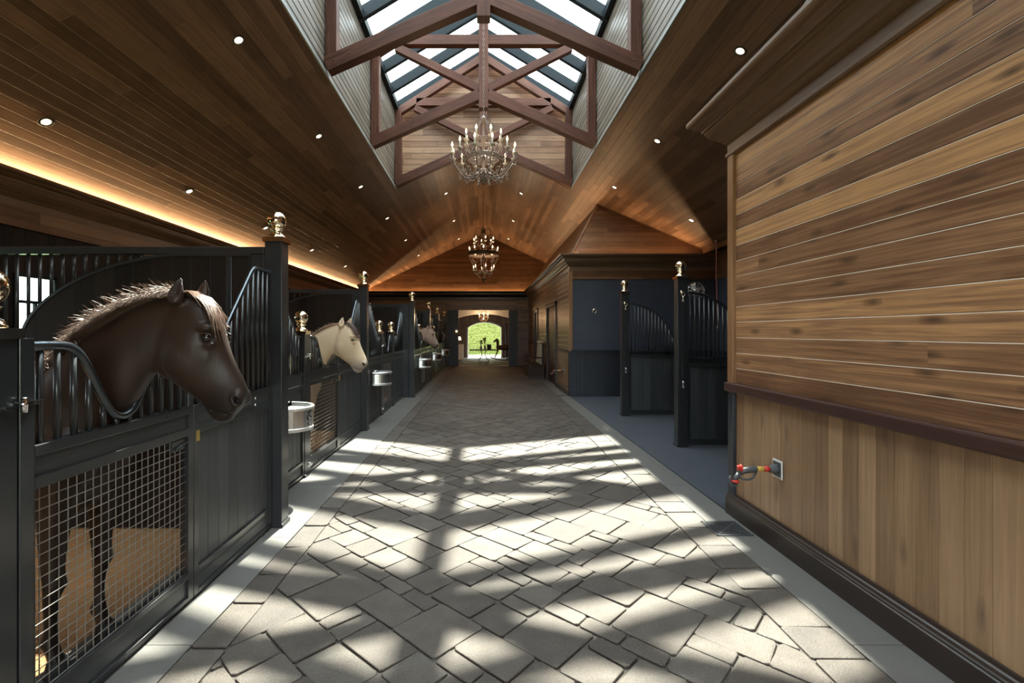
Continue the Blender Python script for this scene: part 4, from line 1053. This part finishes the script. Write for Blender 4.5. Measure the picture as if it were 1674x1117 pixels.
def chandelier_big():
    root = empty('chandelier', (0, 8.1, 3.97), label='large grey scrolled iron chandelier with two tiers of candles hanging below the skylight', cat='chandelier')
    I = M['iron']
    m = MB(); m.lathe([(.001,0),(.018,.012),(.024,.035),(.018,.05),(.038,.065),(.05,.10),(.085,.20),(.095,.235),(.07,.25),(.055,.27)], seg=20); m.build('finial_drop', I, root)
    m = MB(); m.lathe([(.055,.26),(.03,.30),(.025,.42),(.05,.46),(.05,.50),(.022,.54),(.02,.70),(.045,.74),(.045,.78),(.02,.82),(.018,1.05),(.05,1.08),(.06,1.10),(.03,1.14),(.012,1.17)], seg=16); m.build('column', I, root)
    for z, r in ((.45, .27), (.74, .16)):
        m = MB()
        for dz in (-.022, .022): m.tube([(r*math.cos(t), r*math.sin(t), z+dz) for t in [k*PI/20 for k in range(40)]], .009, 6, closed=True)
        V = []; n = 40
        m.lathe([(r-.003, z-.02), (r+.003, z-.02), (r+.003, z+.02), (r-.003, z+.02)], seg=40, caps=False); m.build('ring_band', I, root)
    def arm(a, R, zc, z_low, start_r, start_z):
        u = Vector((math.cos(a), math.sin(a), 0)); w = Vector((0,0,1)); m = MB()
        def P(r, z): return u*r+w*z
        # sweeping lower arm
        c = [P(start_r, start_z), P(R*.35, z_low), P(R*.62, z_low+.02), P(R*.83, (z_low+zc)/2), P(R, zc-.06)]
        pts = smooth_pts(c, 6, .2); m.tube(pts, [.013-.005*i/len(pts) for i in range(len(pts))], 6)
        m.tube([P(R*.98, zc-.10)]+spiral(P(R*1.02, zc-.075), .055, .012, -PI/2-.3, -1.15, 14, u, w), .0065, 5)
        m.tube(spiral(P(R*.60, z_low+.075), .06, .012, -PI/2, 1.2, 14, u, w), .0065, 5)
        m.tube(spiral(P(R*.36, z_low+.06), .05, .01, PI, 1.2, 12, u, w), .006, 5)
        m.tube(spiral(P(R*.75, z_low+.02), .035, .01, PI/2, -1.1, 10, u, w), .0055, 5)
        for q in (.25, .42, .58): m.tube([P(R*q, z_low+.01), P(R*q+.02, z_low-.04), P(R*q+.045, z_low-.045)], [.008,.006,.002], 5)   # acanthus tips
        m.build('arm', I, root)
        candle(root, P(R, zc), .105, 1.15)
    for i in range(12): arm(2*PI*i/12+PI/12, .535, .49, .12, .07, .23)
    for i in range(8): arm(2*PI*i/8+PI/8, .31, .72, .42, .05, .48)
    for i in range(6):   # upright scrolls between rings
        a = 2*PI*i/6; u = Vector((math.cos(a), math.sin(a), 0)); w = Vector((0,0,1)); m = MB()
        m.tube([u*.27+w*.45]+[u*(.27-.02+.05*math.sin(t))+w*(.45+.2*t/PI) for t in [k*PI/6 for k in range(1,7)]]+spiral(u*.20+w*.66, .05, .012, .2, 1.2, 12, u, w), .0065, 5)
        m.tube(spiral(u*.33+w*.47, .06, .012, PI, 1.2, 12, u, w), .0065, 5)
        m.tube([u*.16+w*.76, u*.14+w*.95, u*.05+w*1.09], .0045, 5); m.build('scroll', I, root)
    chain(root, 1.15, 4.30, I)
    return root
chandelier_big()
def chandelier_dark():
    root = empty('chandelier', (0, 16.3, 3.19), label='dark iron three tier chandelier with glowing candles, farther down the hall', cat='chandelier')
    I = M['dark_iron']; w = Vector((0,0,1))
    m = MB(); m.lathe([(.001,0),(.03,.02),(.02,.06),(.05,.09),(.02,.13),(.016,.7),(.05,.8),(.02,.95),(.018,1.55),(.06,1.62),(.07,1.70),(.03,1.78),(.01,1.88)], seg=14); m.build('column', I, root)
    R2 = .52
    m = MB(); m.lathe([(R2-.006,.90),(R2+.006,.90),(R2+.012,.95),(R2+.006,1.0),(R2-.006,1.0)], seg=40, caps=False)
    for z in (.90, 1.0): m.tube([(R2*math.cos(t), R2*math.sin(t), z) for t in [k*PI/20 for k in range(40)]], .012, 6, closed=True)
    m.build('ring_band', I, root)
    for i in range(6):
        a = 2*PI*i/6+.3; u = Vector((math.cos(a), math.sin(a), 0)); m = MB()
        m.tube(smooth_pts([u*.03+w*.08, u*.30+w*.25, u*.36+w*.55, u*.50+w*.80, u*R2+w*.93], 6, .15), .010, 6)
        m.tube(smooth_pts([u*R2+w*.98, u*.38+w*1.25, u*.18+w*1.35, u*.34+w*1.62, u*.20+w*1.86, u*.04+w*1.74], 6, .15), .010, 6)
        m.tube(spiral(u*.30+w*.30, .10, .02, 0, 1.3, 14, u, w), .008, 5); m.tube(spiral(u*.40+w*.72, .08, .02, PI, 1.3, 12, u, w), .007, 5); m.tube(spiral(u*.26+w*1.52, .09, .02, 0, 1.3, 12, u, w), .008, 5)
        m.tube(spiral(u*.16+w*.32, .09, .02, PI, -1.3, 12, u, w), .008, 5)
        m.build('scroll_arm', I, root)
    for n, r, z in ((6, .36, .42), (10, .50, 1.02), (6, .34, 1.36)):
        for i in range(n):
            a = 2*PI*(i+.5)/n+(.2 if n == 6 else 0); candle(root, (r*math.cos(a), r*math.sin(a), z), .075, 1.25, 'candle')
            if n == 6:
                u = Vector((math.cos(a), math.sin(a), 0)); m = MB(); m.tube(smooth_pts([u*.03+w*(z-.08), u*r*.6+w*(z-.16), u*r+w*(z-.03)], 5, .1), .008, 5); m.build('candle_arm', I, root)
    chain(root, 1.86, 3.08, I, .02, .08)
    return root
chandelier_dark()
for loc, pw in (((0, 8.1, 4.45), 8), ((0, 16.3, 4.0), 25)):
    d = bpy.data.lights.new('chandelier_light', 'POINT'); d.energy = pw; d.color = (1, .76, .52); d.shadow_soft_size = .45
    o = bpy.data.objects.new('chandelier_light', d); COL.objects.link(o); o.location = loc

# ---------------------------------------------------------------- horses
def loft(secs, seg=28, egg=0.0, caps=True):
    """secs: (upper xz, lower xz, half width[, y offset, egg]) -> verts, faces"""
    V = []; F = []
    n = len(secs)
    for s in secs:
        U, L, w = s[0], s[1], s[2]; yo = s[3] if len(s) > 3 else 0; eg = s[4] if len(s) > 4 else egg
        c = Vector(((U[0]+L[0])/2, yo, (U[1]+L[1])/2)); a = Vector(((U[0]-L[0])/2, 0, (U[1]-L[1])/2))
        for k in range(seg):
            t = 2*PI*k/seg; cc, ss = math.cos(t), math.sin(t)
            wx = w*(1-eg*cc); sg = math.copysign(abs(ss)**.88, ss)
            V.append(c+a*cc+Vector((0, wx*sg, 0)))
    for i in range(n-1):
        for k in range(seg):
            k2 = (k+1) % seg; F.append((i*seg+k, i*seg+k2, (i+1)*seg+k2, (i+1)*seg+k))
    F.append(tuple(reversed(range(seg)))); F.append(tuple((n-1)*seg+k for k in range(seg)))
    return V, F
def spline_secs(secs, sub=4):
    out = []
    def cr(p0, p1, p2, p3, t):
        return .5*((2*p1)+(-p0+p2)*t+(2*p0-5*p1+4*p2-p3)*t*t+(-p0+3*p1-3*p2+p3)*t**3)
    flat = [[s[0][0], s[0][1], s[1][0], s[1][1], s[2], s[3] if len(s) > 3 else 0, s[4] if len(s) > 4 else 0] for s in secs]
    n = len(flat)
    for i in range(n-1):
        p0, p1, p2, p3 = flat[max(i-1, 0)], flat[i], flat[i+1], flat[min(i+2, n-1)]
        for k in range(sub):
            q = [cr(a, b, c, d, k/sub) for a, b, c, d in zip(p0, p1, p2, p3)]; out.append(((q[0], q[1]), (q[2], q[3]), max(q[4], .004), q[5], q[6]))
    q = flat[-1]; out.append(((q[0], q[1]), (q[2], q[3]), q[4], q[5], q[6]))
    return out
HEAD = [((.50,1.655),(.41,1.335),.060), ((.565,1.675),(.455,1.292),.078,0,.12), ((.625,1.658),(.498,1.272),.092,0,.06), ((.675,1.625),(.530,1.250),.100,0,-.02), ((.710,1.575),(.560,1.228),.098,0,-.06),
        ((.738,1.500),(.592,1.205),.080,0,-.04), ((.762,1.425),(.622,1.182),.064,0,.0), ((.787,1.365),(.645,1.162),.055,0,.05), ((.812,1.312),(.664,1.146),.054,0,.04), ((.834,1.262),(.688,1.128),.058,0,.0), ((.845,1.222),(.722,1.108),.056,0,.02), ((.840,1.185),(.762,1.100),.046), ((.822,1.155),(.790,1.116),.026)]
CHIN = [((.70,1.15),(.640,1.165),.030), ((.735,1.125),(.662,1.132),.036), ((.765,1.11),(.69,1.098),.038), ((.785,1.10),(.725,1.080),.032), ((.785,1.098),(.755,1.085),.018)]
NECK = [((-.42,1.22),(.02,.72),.17), ((-.28,1.22),(.14,.80),.165), ((-.157,1.245),(.215,.92),.145), ((-.006,1.385),(.255,1.04),.118), ((.096,1.483),(.285,1.10),.102,0,.1), ((.178,1.536),(.315,1.16),.092,0,.15), ((.261,1.587),(.345,1.215),.085,0,.18), ((.341,1.63),(.375,1.262),.079,0,.2), ((.425,1.662),(.405,1.30),.075,0,.2), ((.51,1.672),(.46,1.33),.070,0,.15)]
BODY = [((.20,.98),(.20,.84),.06), ((.16,1.06),(.16,.74),.15), ((.03,1.16),(.03,.64),.20), ((-.18,1.25),(-.18,.59),.225), ((-.48,1.23),(-.48,.57),.27), ((-.85,1.20),(-.85,.60),.285), ((-1.2,1.23),(-1.2,.68),.28), ((-1.5,1.20),(-1.5,.72),.25), ((-1.70,1.08),(-1.70,.78),.17), ((-1.76,1.0),(-1.76,.86),.06)]
def leg_loft(ch, y):
    return [((x+r, z), (x-r, z), r*.86, y) for (x, z, r) in ch]
FL = [(.08,.92,.10), (.07,.76,.080), (.06,.62,.060), (.055,.50,.048), (.06,.42,.044), (.065,.385,.046), (.05,.33,.034), (.045,.24,.027), (.045,.17,.029), (.04,.13,.038), (.06,.09,.032), (.075,.055,.038)]
HL = [(-1.42,1.02,.20), (-1.40,.84,.17), (-1.36,.70,.12), (-1.44,.58,.075), (-1.52,.50,.058), (-1.53,.44,.052), (-1.51,.34,.038), (-1.50,.20,.033), (-1.50,.13,.042), (-1.47,.09,.034), (-1.455,.055,.038)]
def ear_loft(y):
    # forward-pricked ear, leaf shaped: base near poll
    s = 1 if y > 0 else -1; V = []; F = []; n = 9; seg = 14
    for i in range(n):
        t = i/(n-1); z = 1.630+.128*t; x = (.548+.016*t*t) if s < 0 else (.580+.045*t); yy = y+s*(.012*t-.03*t*t)
        w = .036*math.sin(PI*(.16+.84*t)**.8)+.003; d = .024*(1-t)+.004
        for k in range(seg):
            a = 2*PI*k/seg
            V.append((x+w*math.cos(a), yy+d*math.sin(a), z))
    for i in range(n-1):
        for k in range(seg):
            k2 = (k+1) % seg; F.append((i*seg+k, i*seg+k2, (i+1)*seg+k2, (i+1)*seg+k))
    F.append(tuple(reversed(range(seg)))); F.append(tuple((n-1)*seg+k for k in range(seg)))
    return V, F
def ball_vf(c, r, sq=(1,1,1)):
    m = MB(); m.ball(c, r, 20, sq); return m.v, m.f
EYE = (.700, .0855, 1.478)
NOS = (.822, .036, 1.188)
def horse_body():
    m = MB()
    for S in (spline_secs(HEAD), spline_secs(CHIN), spline_secs(NECK, 3), spline_secs(BODY, 3)):
        V, F = loft(S); m.add(V, F)
    for y in (-.135, .135):
        V, F = loft(spline_secs(leg_loft(FL, y), 3), 20); m.add(V, F)
    for y in (-.14, .14):
        V, F = loft(spline_secs(leg_loft(HL, y), 3), 20); m.add(V, F)
    for y in (-.062, .062): V, F = ear_loft(y); m.add(V, F)
    for s in (-1, 1):
        for c, r, sq in (((.580, s*.050, 1.390), .105, (1,.50,1.1)),      # cheek
                         ((.690, s*.072, 1.520), .040, (1.1,.75,.55)),     # brow
                         ((.706, s*.076, 1.447), .030, (1.0,.55,.5)),      # below the eye
                         ((.672, s*.060, 1.400), .050, (.8,.45,1.3)),
                         ((.815, s*.034, 1.195), .040, (.8,.75,1.1)),      # nostril flare
                         ((.10, s*.11, .93), .13, (.9,.8,1.2)), ((-.95, s*.10, .85), .22, (1.8,.8,1))):
            V, F = ball_vf(c, r, sq); m.add(V, F)
    o = m.build('body_raw', M['black'])
    md = o.modifiers.new('r', 'REMESH'); md.mode = 'VOXEL'; md.voxel_size = .0085; md.use_smooth_shade = True
    sm = o.modifiers.new('s', 'SMOOTH'); sm.factor = .5; sm.iterations = 12
    dg = bpy.context.evaluated_depsgraph_get(); me = bpy.data.meshes.new_from_object(o.evaluated_get(dg))
    bpy.data.objects.remove(o)
    dark = []
    for v in me.vertices:
        p = v.co; s = 1 if p.y > 0 else -1; dk = 0.0
        # nostril pit
        dx = (p.x-NOS[0]); dz = (p.z-NOS[2]); a = .5
        e1 = (dx*math.cos(a)+dz*math.sin(a))/.013; e2 = (-dx*math.sin(a)+dz*math.cos(a))/.022; q = e1*e1+e2*e2
        if abs(p.y) > .02 and q < 2.2:
            k = max(0, 1-q/1.4)
            p.y -= s*.026*k; dk = max(dk, min(1, 1.5*k))
            if .6 < q < 2.2: p.y += s*.004
        # mouth line
        if p.x > .70 and p.z < 1.2:
            mz = 1.118+(.815-p.x)*.22; dd = abs(p.z-mz)
            if dd < .010 and abs(p.y) > .008: p.y -= s*.008*(1-dd/.010); dk = max(dk, .7*(1-dd/.010))
        # eye socket
        d = math.hypot(p.x-EYE[0], (p.z-EYE[2])*1.15)
        if abs(p.y) > .05 and d < .030:
            p.y -= s*.010*(1-d/.030)**.6; dk = max(dk, .6*(1-d/.03))
        # ear hollow (outer side)
        if p.z > 1.67 and p.y < -.03 and .50 < p.x < .60:
            t = (p.z-1.630)/.128; w = .036*math.sin(PI*(.16+.84*min(1,t))**.8)+.003; q = abs(p.x-.552-.016*t*t)/w
            if s*(p.y) > .060-.02*t and q < .7: p.y -= s*.014*(1-q/.7); dk = max(dk, .45*(1-q/.7))
        dark.append(dk)
    at = me.attributes.new('dark', 'FLOAT', 'POINT'); at.data.foreach_set('value', dark)
    # muzzle/points mask
    mz = []
    for v in me.vertices:
        p = v.co; a = max(0, min(1, (1.27-p.z)/.12)) if p.x > .6 else 0
        b = max(0, min(1, (.50-p.z)/.12)) if (p.z < .55) else 0
        c = max(0, min(1, (p.z-1.70)/.08)) if .5 < p.x < .62 else 0
        mz.append(max(a, b, c*.5))
    at = me.attributes.new('points', 'FLOAT', 'POINT'); at.data.foreach_set('value', mz)
    for pl in me.polygons: pl.use_smooth = True
    return me
def coat(name, col, pts_col, rough=.42, var=.25, sheen=.3):
    m, nt, p = base_mat(name)
    a1 = nt.nodes.new('ShaderNodeAttribute'); a1.attribute_name = 'dark'; a2 = nt.nodes.new('ShaderNodeAttribute'); a2.attribute_name = 'points'
    tc = nt.nodes.new('ShaderNodeTexCoord'); nz = nt.nodes.new('ShaderNodeTexNoise'); nz.inputs['Scale'].default_value = 5; nt.links.new(tc.outputs['Object'], nz.inputs['Vector'])
    c = mixc(nt, nz.outputs[0], tuple(x*(1-var) for x in col), tuple(x*(1+var) for x in col))
    c = mixc(nt, a2.outputs['Fac'], c, pts_col); c = mixc(nt, a1.outputs['Fac'], c, (.006,.005,.005))
    nt.links.new(c, p.inputs['Base Color']); p.inputs['Roughness'].default_value = rough
    p.inputs['Specular IOR Level'].default_value = .3; p.inputs['Sheen Weight'].default_value = sheen*.25; p.inputs['Sheen Roughness'].default_value = .4
    mp = nt.nodes.new('ShaderNodeMapping'); mp.inputs['Scale'].default_value = (260, 260, 60); nt.links.new(tc.outputs['Object'], mp.inputs['Vector'])
    n2 = nt.nodes.new('ShaderNodeTexNoise'); n2.inputs['Scale'].default_value = 1; nt.links.new(mp.outputs[0], n2.inputs['Vector'])
    b = nt.nodes.new('ShaderNodeBump'); b.inputs['Strength'].default_value = .25; b.inputs['Distance'].default_value = .003
    nt.links.new(n2.outputs[0], b.inputs['Height']); nt.links.new(b.outputs[0], p.inputs['Normal'])
    return m
HB = horse_body()
CREST = [(-.20,1.24),(-.157,1.245),(-.006,1.385),(.096,1.483),(.178,1.536),(.261,1.587),(.341,1.63),(.425,1.662),(.51,1.676),(.56,1.68)]
def crest_at(t):
    q = t*(len(CREST)-1); i = min(int(q), len(CREST)-2); f = q-i
    return CREST[i][0]*(1-f)+CREST[i+1][0]*f, CREST[i][1]*(1-f)+CREST[i+1][1]*f
def mane_mesh(n, seed, length, frizz=.35):
    r = random.Random(seed); m = MB()
    for i in range(n):
        t = r.random(); x, z = crest_at(t); L = length*r.uniform(.6, 1.15)*(.75+.5*math.sin(PI*t))
        y0 = r.uniform(-.018, .018); fr = r.random() < frizz*.35
        pts = [Vector((x+r.uniform(-.004,.004), y0, z-.012))]
        d = Vector((r.uniform(-.5,.05), -.25+r.uniform(-.25,.3), 1.0 if fr else .55)).normalized()
        p = pts[0]; k = 5
        lean = r.uniform(.25, .5) if fr else r.uniform(.7, 1.1)
        for q in range(k):
            p = p+d*L/k; d = (d+Vector((r.uniform(-.12,.06), -.42*lean, -.50*lean))).normalized()
            # keep outside the neck
            hw = .078; zz = max(0, z-p.z)
            lim = -min(hw+.01, .022+zz*.65)
            if not fr and p.y > lim and q > 1: p = Vector((p.x, lim-r.uniform(0,.006), p.z))
            pts.append(p)
        m.tube(pts, [.0016,.0016,.0015,.0013,.0009,.0004][:len(pts)], 3, caps=False)
    return m
def forelock_mesh(n, seed, L0):
    r = random.Random(seed); m = MB()
    for i in range(n):
        y = r.gauss(-.004, .019); p = Vector((.55+r.uniform(-.02,.02), y, 1.680)); pts = [p]
        path = [(.60,1.688), (.648,1.660), (.694,1.617), (.724,1.566), (.746,1.512), (.766,1.46)]
        n_ = 2+int(r.random()**1.5*4.2)
        for k in range(min(n_, 6)):
            px, pz = path[k]; pts.append(Vector((px+r.uniform(-.004,.006), y*(1+.22*k)-.006*k+r.uniform(-.006,.006), pz+r.uniform(-.004,.004))))
        m.tube(pts, [.0017]*(len(pts)-1)+[.0005], 3, caps=False)
    return m
def tail_mesh(n=260):
    r = random.Random(5); m = MB()
    for i in range(n):
        y = r.uniform(-.04,.04); pts = [Vector((-1.72, y*.5, 1.12)), Vector((-1.82+r.uniform(-.02,.02), y, 1.02)), Vector((-1.86+r.uniform(-.04,.03), y*1.6, .75)), Vector((-1.85+r.uniform(-.05,.04), y*1.8, .45)), Vector((-1.83+r.uniform(-.05,.05), y*1.5, .25+r.uniform(0,.15)))]
        m.tube(pts, [.004,.004,.004,.003,.001], 3, caps=False)
    return m
def make_horse(loc, lb, coat_m, mane_m, fore_m, eye_m, rz=0, sc=1.0, mane_n=1500, mane_L=.085, hoof_m=None, fl_n=None):
    root = empty('horse', loc, rz, label=lb, cat='horse'); root.scale = (sc, sc, sc)
    me = HB.copy(); me.materials.clear(); me.materials.append(coat_m)
    o = bpy.data.objects.new('body', me); COL.objects.link(o); o.parent = root
    for s in (-1, 1):
        m = MB(); m.ball((EYE[0]-.002, s*(EYE[1]-.004), EYE[2]), .0185, 20, (1.05,.75,.85)); m.build('eye', eye_m, root)
        m = MB(); c = Vector((EYE[0], s*(EYE[1]+.006), EYE[2]))
        m.tube([c+Vector((.024*math.cos(t), -s*.006*abs(math.cos(t))-s*.002, .003+.0145*math.sin(t))) for t in [k*PI/10 for k in range(0,11)]], [.002]+[.0055]*9+[.002], 6)
        m.tube([c+Vector((.024*math.cos(t), -s*.007*abs(math.cos(t))-s*.003, -.001-.012*math.sin(t))) for t in [k*PI/10 for k in range(0,11)]], [.002]+[.004]*9+[.002], 6)
        m.build('eyelid', coat_m, root)
    for (x, y) in ((.075,-.135),(.075,.135),(-1.455,-.14),(-1.455,.14)):
        m = MB(); m.lathe([(.052,0),(.050,.012),(.040,.058),(.034,.064)], c=(x+.004, y, 0), seg=16); m.build('hoof', hoof_m or M['black_rubber'], root)
    mane_mesh(mane_n, 2, mane_L).build('mane', mane_m, root); forelock_mesh(int(fl_n or mane_n*.13), 4, .2).build('forelock', fore_m, root); tail_mesh().build('tail', mane_m, root)
    return root
M['eye'] = plain('horse_eye', (.008,.005,.004), rough=.04, coat=1.0, noise_amt=.05)
cb = coat('dark_bay_coat', (.030,.0165,.011), (.016,.010,.008), rough=.42)
mb_ = coat('dark_mane_hair', (.20,.125,.09), (.20,.125,.09), rough=.38, sheen=.0)
cc = coat('cream_coat', (.80,.61,.41), (.42,.34,.29), rough=.5, var=.10)
mc_ = coat('cream_mane_hair', (.42,.27,.17), (.42,.27,.17), rough=.5); fc_ = coat('brown_forelock_hair', (.10,.055,.045), (.1,.055,.045), rough=.5)
cd = coat('tan_coat', (.42,.29,.22), (.13,.10,.09), rough=.5); md_ = coat('tan_mane_hair', (.25,.13,.09), (.25,.13,.09), rough=.5)
make_horse((-1.95, 2.26, 0), 'dark brown horse with its head out over the nearest gate', cb, mb_, mb_, M['eye'], mane_n=2600, mane_L=.095)
make_horse((-2.16, 5.68, -.012), 'cream horse with dark forelock looking out of the second stall', cc, mc_, fc_, M['eye'], rz=math.radians(-6), sc=.965, mane_n=1300, mane_L=.05, fl_n=420)
make_horse((-2.03, 13.08, -.012), 'tan horse with dark muzzle far down the aisle', cd, md_, md_, M['eye'], rz=math.radians(-6), sc=.98, mane_n=250, mane_L=.07)

# ---------------------------------------------------------------- far room furnishings
root = empty('console_table', (0, 22.7, 0), label='ornate table on scrolled iron legs standing in the far doorway', cat='table')
m = MB(); m.box(-.66, .66, -.28, .28, .66, .70, grain=0); m.build('table_top', M['dark_furn'], root, bevel=.008)
for s in (-1, 1):
    for yy in (-.2, .2):
        m = MB(); m.tube(smooth_pts([(s*.12,yy,.66), (s*.06,yy,.50), (s*.12,yy,.32), (s*.25,yy,.18), (s*.22,yy,.03), (s*.12,yy,.02), (s*.10,yy,.10), (s*.16,yy,.12)], 5, .07), .018, 8); m.build('scroll_leg', M['iron'], root)
m = MB(); m.tube([(-.2,0,.10),(.2,0,.10)], .014, 8); m.tube([(0,-.2,.10),(0,.2,.10)], .014, 8); m.build('stretcher', M['iron'], root)
root = empty('flower_vase', (-.12, 22.6, .70), label='small vase of green flowers on the ornate table, left one', cat='vase', group='vases on the ornate table')
def vase(root, seed, h, n, sp):
    m = MB(); m.lathe([(.04,0),(.06,.05),(.05,.12),(.03,.16),(.04,.18)], seg=14); m.build('vase_body', M['stone'], root)
    r = random.Random(seed); m = MB()
    for i in range(n):
        a = r.uniform(0, 6.28); d = r.uniform(0, sp); p = Vector((d*math.cos(a), d*math.sin(a), h+r.uniform(-.08,.08))); m.tube([(0,0,.15), p*.6+Vector((0,0,.05)), p], .004, 4); m.ball(p, r.uniform(.02,.035), 8)
    m.build('bouquet', M['leaf'], root)
vase(root, 1, .36, 16, .08)
root = empty('flower_vase', (.06, 22.75, .70), label='taller dark vase on the ornate table, right one', cat='vase', group='vases on the ornate table'); vase(root, 2, .50, 16, .07)
m = MB(); m.box(.16, .36, 22.58, 22.8, .70, .92); m.box(.15, .37, 22.57, 22.81, .92, .94); m.build('dark_box', M['dark_furn'], label='dark square box on the ornate table', cat='box', bevel=.006)
root = empty('rocking_horse', (1.05, 25.8, 0), label='dark rocking horse standing at the right of the far room', cat='rocking horse')
m = MB()
for S in ([((-.30,.78),(-.30,.60),.06), ((-.2,.84),(-.2,.54),.11), ((.1,.82),(.1,.56),.10), ((.3,.84),(.28,.58),.10), ((.36,.78),(.36,.64),.05)], [((.22,.84),(.38,.66),.07), ((.22,1.0),(.36,.86),.05), ((.26,1.14),(.38,.99),.04), ((.34,1.17),(.38,1.02),.04), ((.44,1.12),(.42,1.0),.035), ((.54,1.0),(.50,.95),.025)]):
    V, F = loft(spline_secs([((-u[0], u[1]), (-l[0], l[1]), w) for u, l, w in S])); m.add(V, F)
for x, d in ((-.26, -.2), (.26, .2)):
    for y in (-.08, .08): m.tube([(x, y, .62), (x+d*.5, y*1.3, .36), (x+d, y*1.6, .14)], [.05,.028,.025], 8)
m.build('carved_body', M['dark_furn'], root)
for y in (-.13, .13):
    m = MB(); m.tube([(-.7+1.4*i/12, y, .03+.16*((i-6)/6)**2) for i in range(13)], .022, 8); m.build('rocker', M['dark_furn'], root)
root = empty('sideboard', (-1.12, 26.0, 0), label='grey sideboard along the left side of the far room', cat='sideboard')
m = MB(); m.box(-.5, .0, -.9, .9, .08, .82); m.box(-.52, .02, -.92, .92, .82, .86); m.build('carcass', M['stone'], root, bevel=.006)
for i in range(3):
    m = MB(); m.box(.0, .015, -.86+i*.59, -.32+i*.59, .12, .78); m.build('door', M['stone'], root, bevel=.004)
root = empty('table_lamp', (-1.3, 25.5, .86), label='lit table lamp on the grey sideboard in the far room', cat='lamp')
m = MB(); m.lathe([(.06,0),(.03,.04),(.05,.12),(.02,.2),(.012,.28)], seg=14); m.build('lamp_base', M['dark_iron'], root)
m = MB(); m.lathe([(.13,.24),(.08,.42)], seg=20, caps=False); m.build('lamp_shade', emit('lamp_shade_glow', (1,.6,.4), 1.6), root)
root = empty('wall_sconce', (-1.20, 21.55, 1.52), label='small glowing sconce at the left jamb of the far doorway', cat='sconce')
m = MB(); m.box(-.03, .03, -.02, .0, -.08, .02); m.tube([(0,-.02,-.05),(0,-.07,-.05),(0,-.08,-.01)], .008, 6); m.build('bracket', M['brass'], root)
m = MB(); m.ball((0,-.08,.03), .035, 14); m.build('globe', emit('sconce_glow', (1,.6,.25), 8), root)
root = empty('curtain', (1.22, 27.4, 0), label='navy blue curtain hanging at the right of the far room', cat='curtain')
m = MB(); V = []; F = []; n = 40
for k, z in enumerate((.15, 2.05)):
    for i in range(n): V.append((.02*math.sin(i*1.3)+.05, -.45+.9*i/(n-1), z))
for k, z in enumerate((.15, 2.05)):
    for i in range(n): V.append((.02*math.sin(i*1.3)+.062, -.45+.9*i/(n-1), z))
for b in (0, 2*n):
    for i in range(n-1): F.append((b+i, b+i+1, b+n+i+1, b+n+i))
for i in range(n-1): F.append((i, 2*n+i, 2*n+i+1, i+1)); F.append((n+i, n+i+1, 3*n+i+1, 3*n+i))
m.add(V, F, smooth=True); m.build('drape', M['navy_cloth'], root)
m = MB(); m.tube([(.05,-.55,2.08),(.05,.55,2.08)], .014, 8); m.ball((.05,-.56,2.08), .03, 10); m.build('curtain_rod', M['chrome'], root)
root = empty('chandelier', (0, 24.0, 2.0), label='small iron lantern chandelier seen through the far doorway', cat='chandelier')
m = MB(); w = Vector((0,0,1))
for i in range(6):
    u = Vector((math.cos(i*PI/3), math.sin(i*PI/3), 0)); m.tube(smooth_pts([w*.0, u*.18+w*.10, u*.28+w*.32, u*.16+w*.55, w*.60], 6, .12), .010, 6)
m.tube([(.27*math.cos(t), .27*math.sin(t), .28) for t in [k*PI/12 for k in range(24)]], .012, 6, closed=True); m.tube([(0,0,.6),(0,0,1.6)], .008, 6)
m.build('cage', M['dark_iron'], root)
for i in range(6): candle(root, (.25*math.cos(i*PI/3+.5), .25*math.sin(i*PI/3+.5), .30), .05, 1.5)
m = MB(); m.ball((0,0,.12), .06, 12, (1,1,1.3)); m.build('crystal_drop', M['chrome'], root)
d = bpy.data.lights.new('lantern_light', 'POINT'); d.energy = 30; d.color = (1,.6,.3); d.shadow_soft_size = .2
o = bpy.data.objects.new('lantern_light', d); COL.objects.link(o); o.location = (0, 24.0, 2.2)
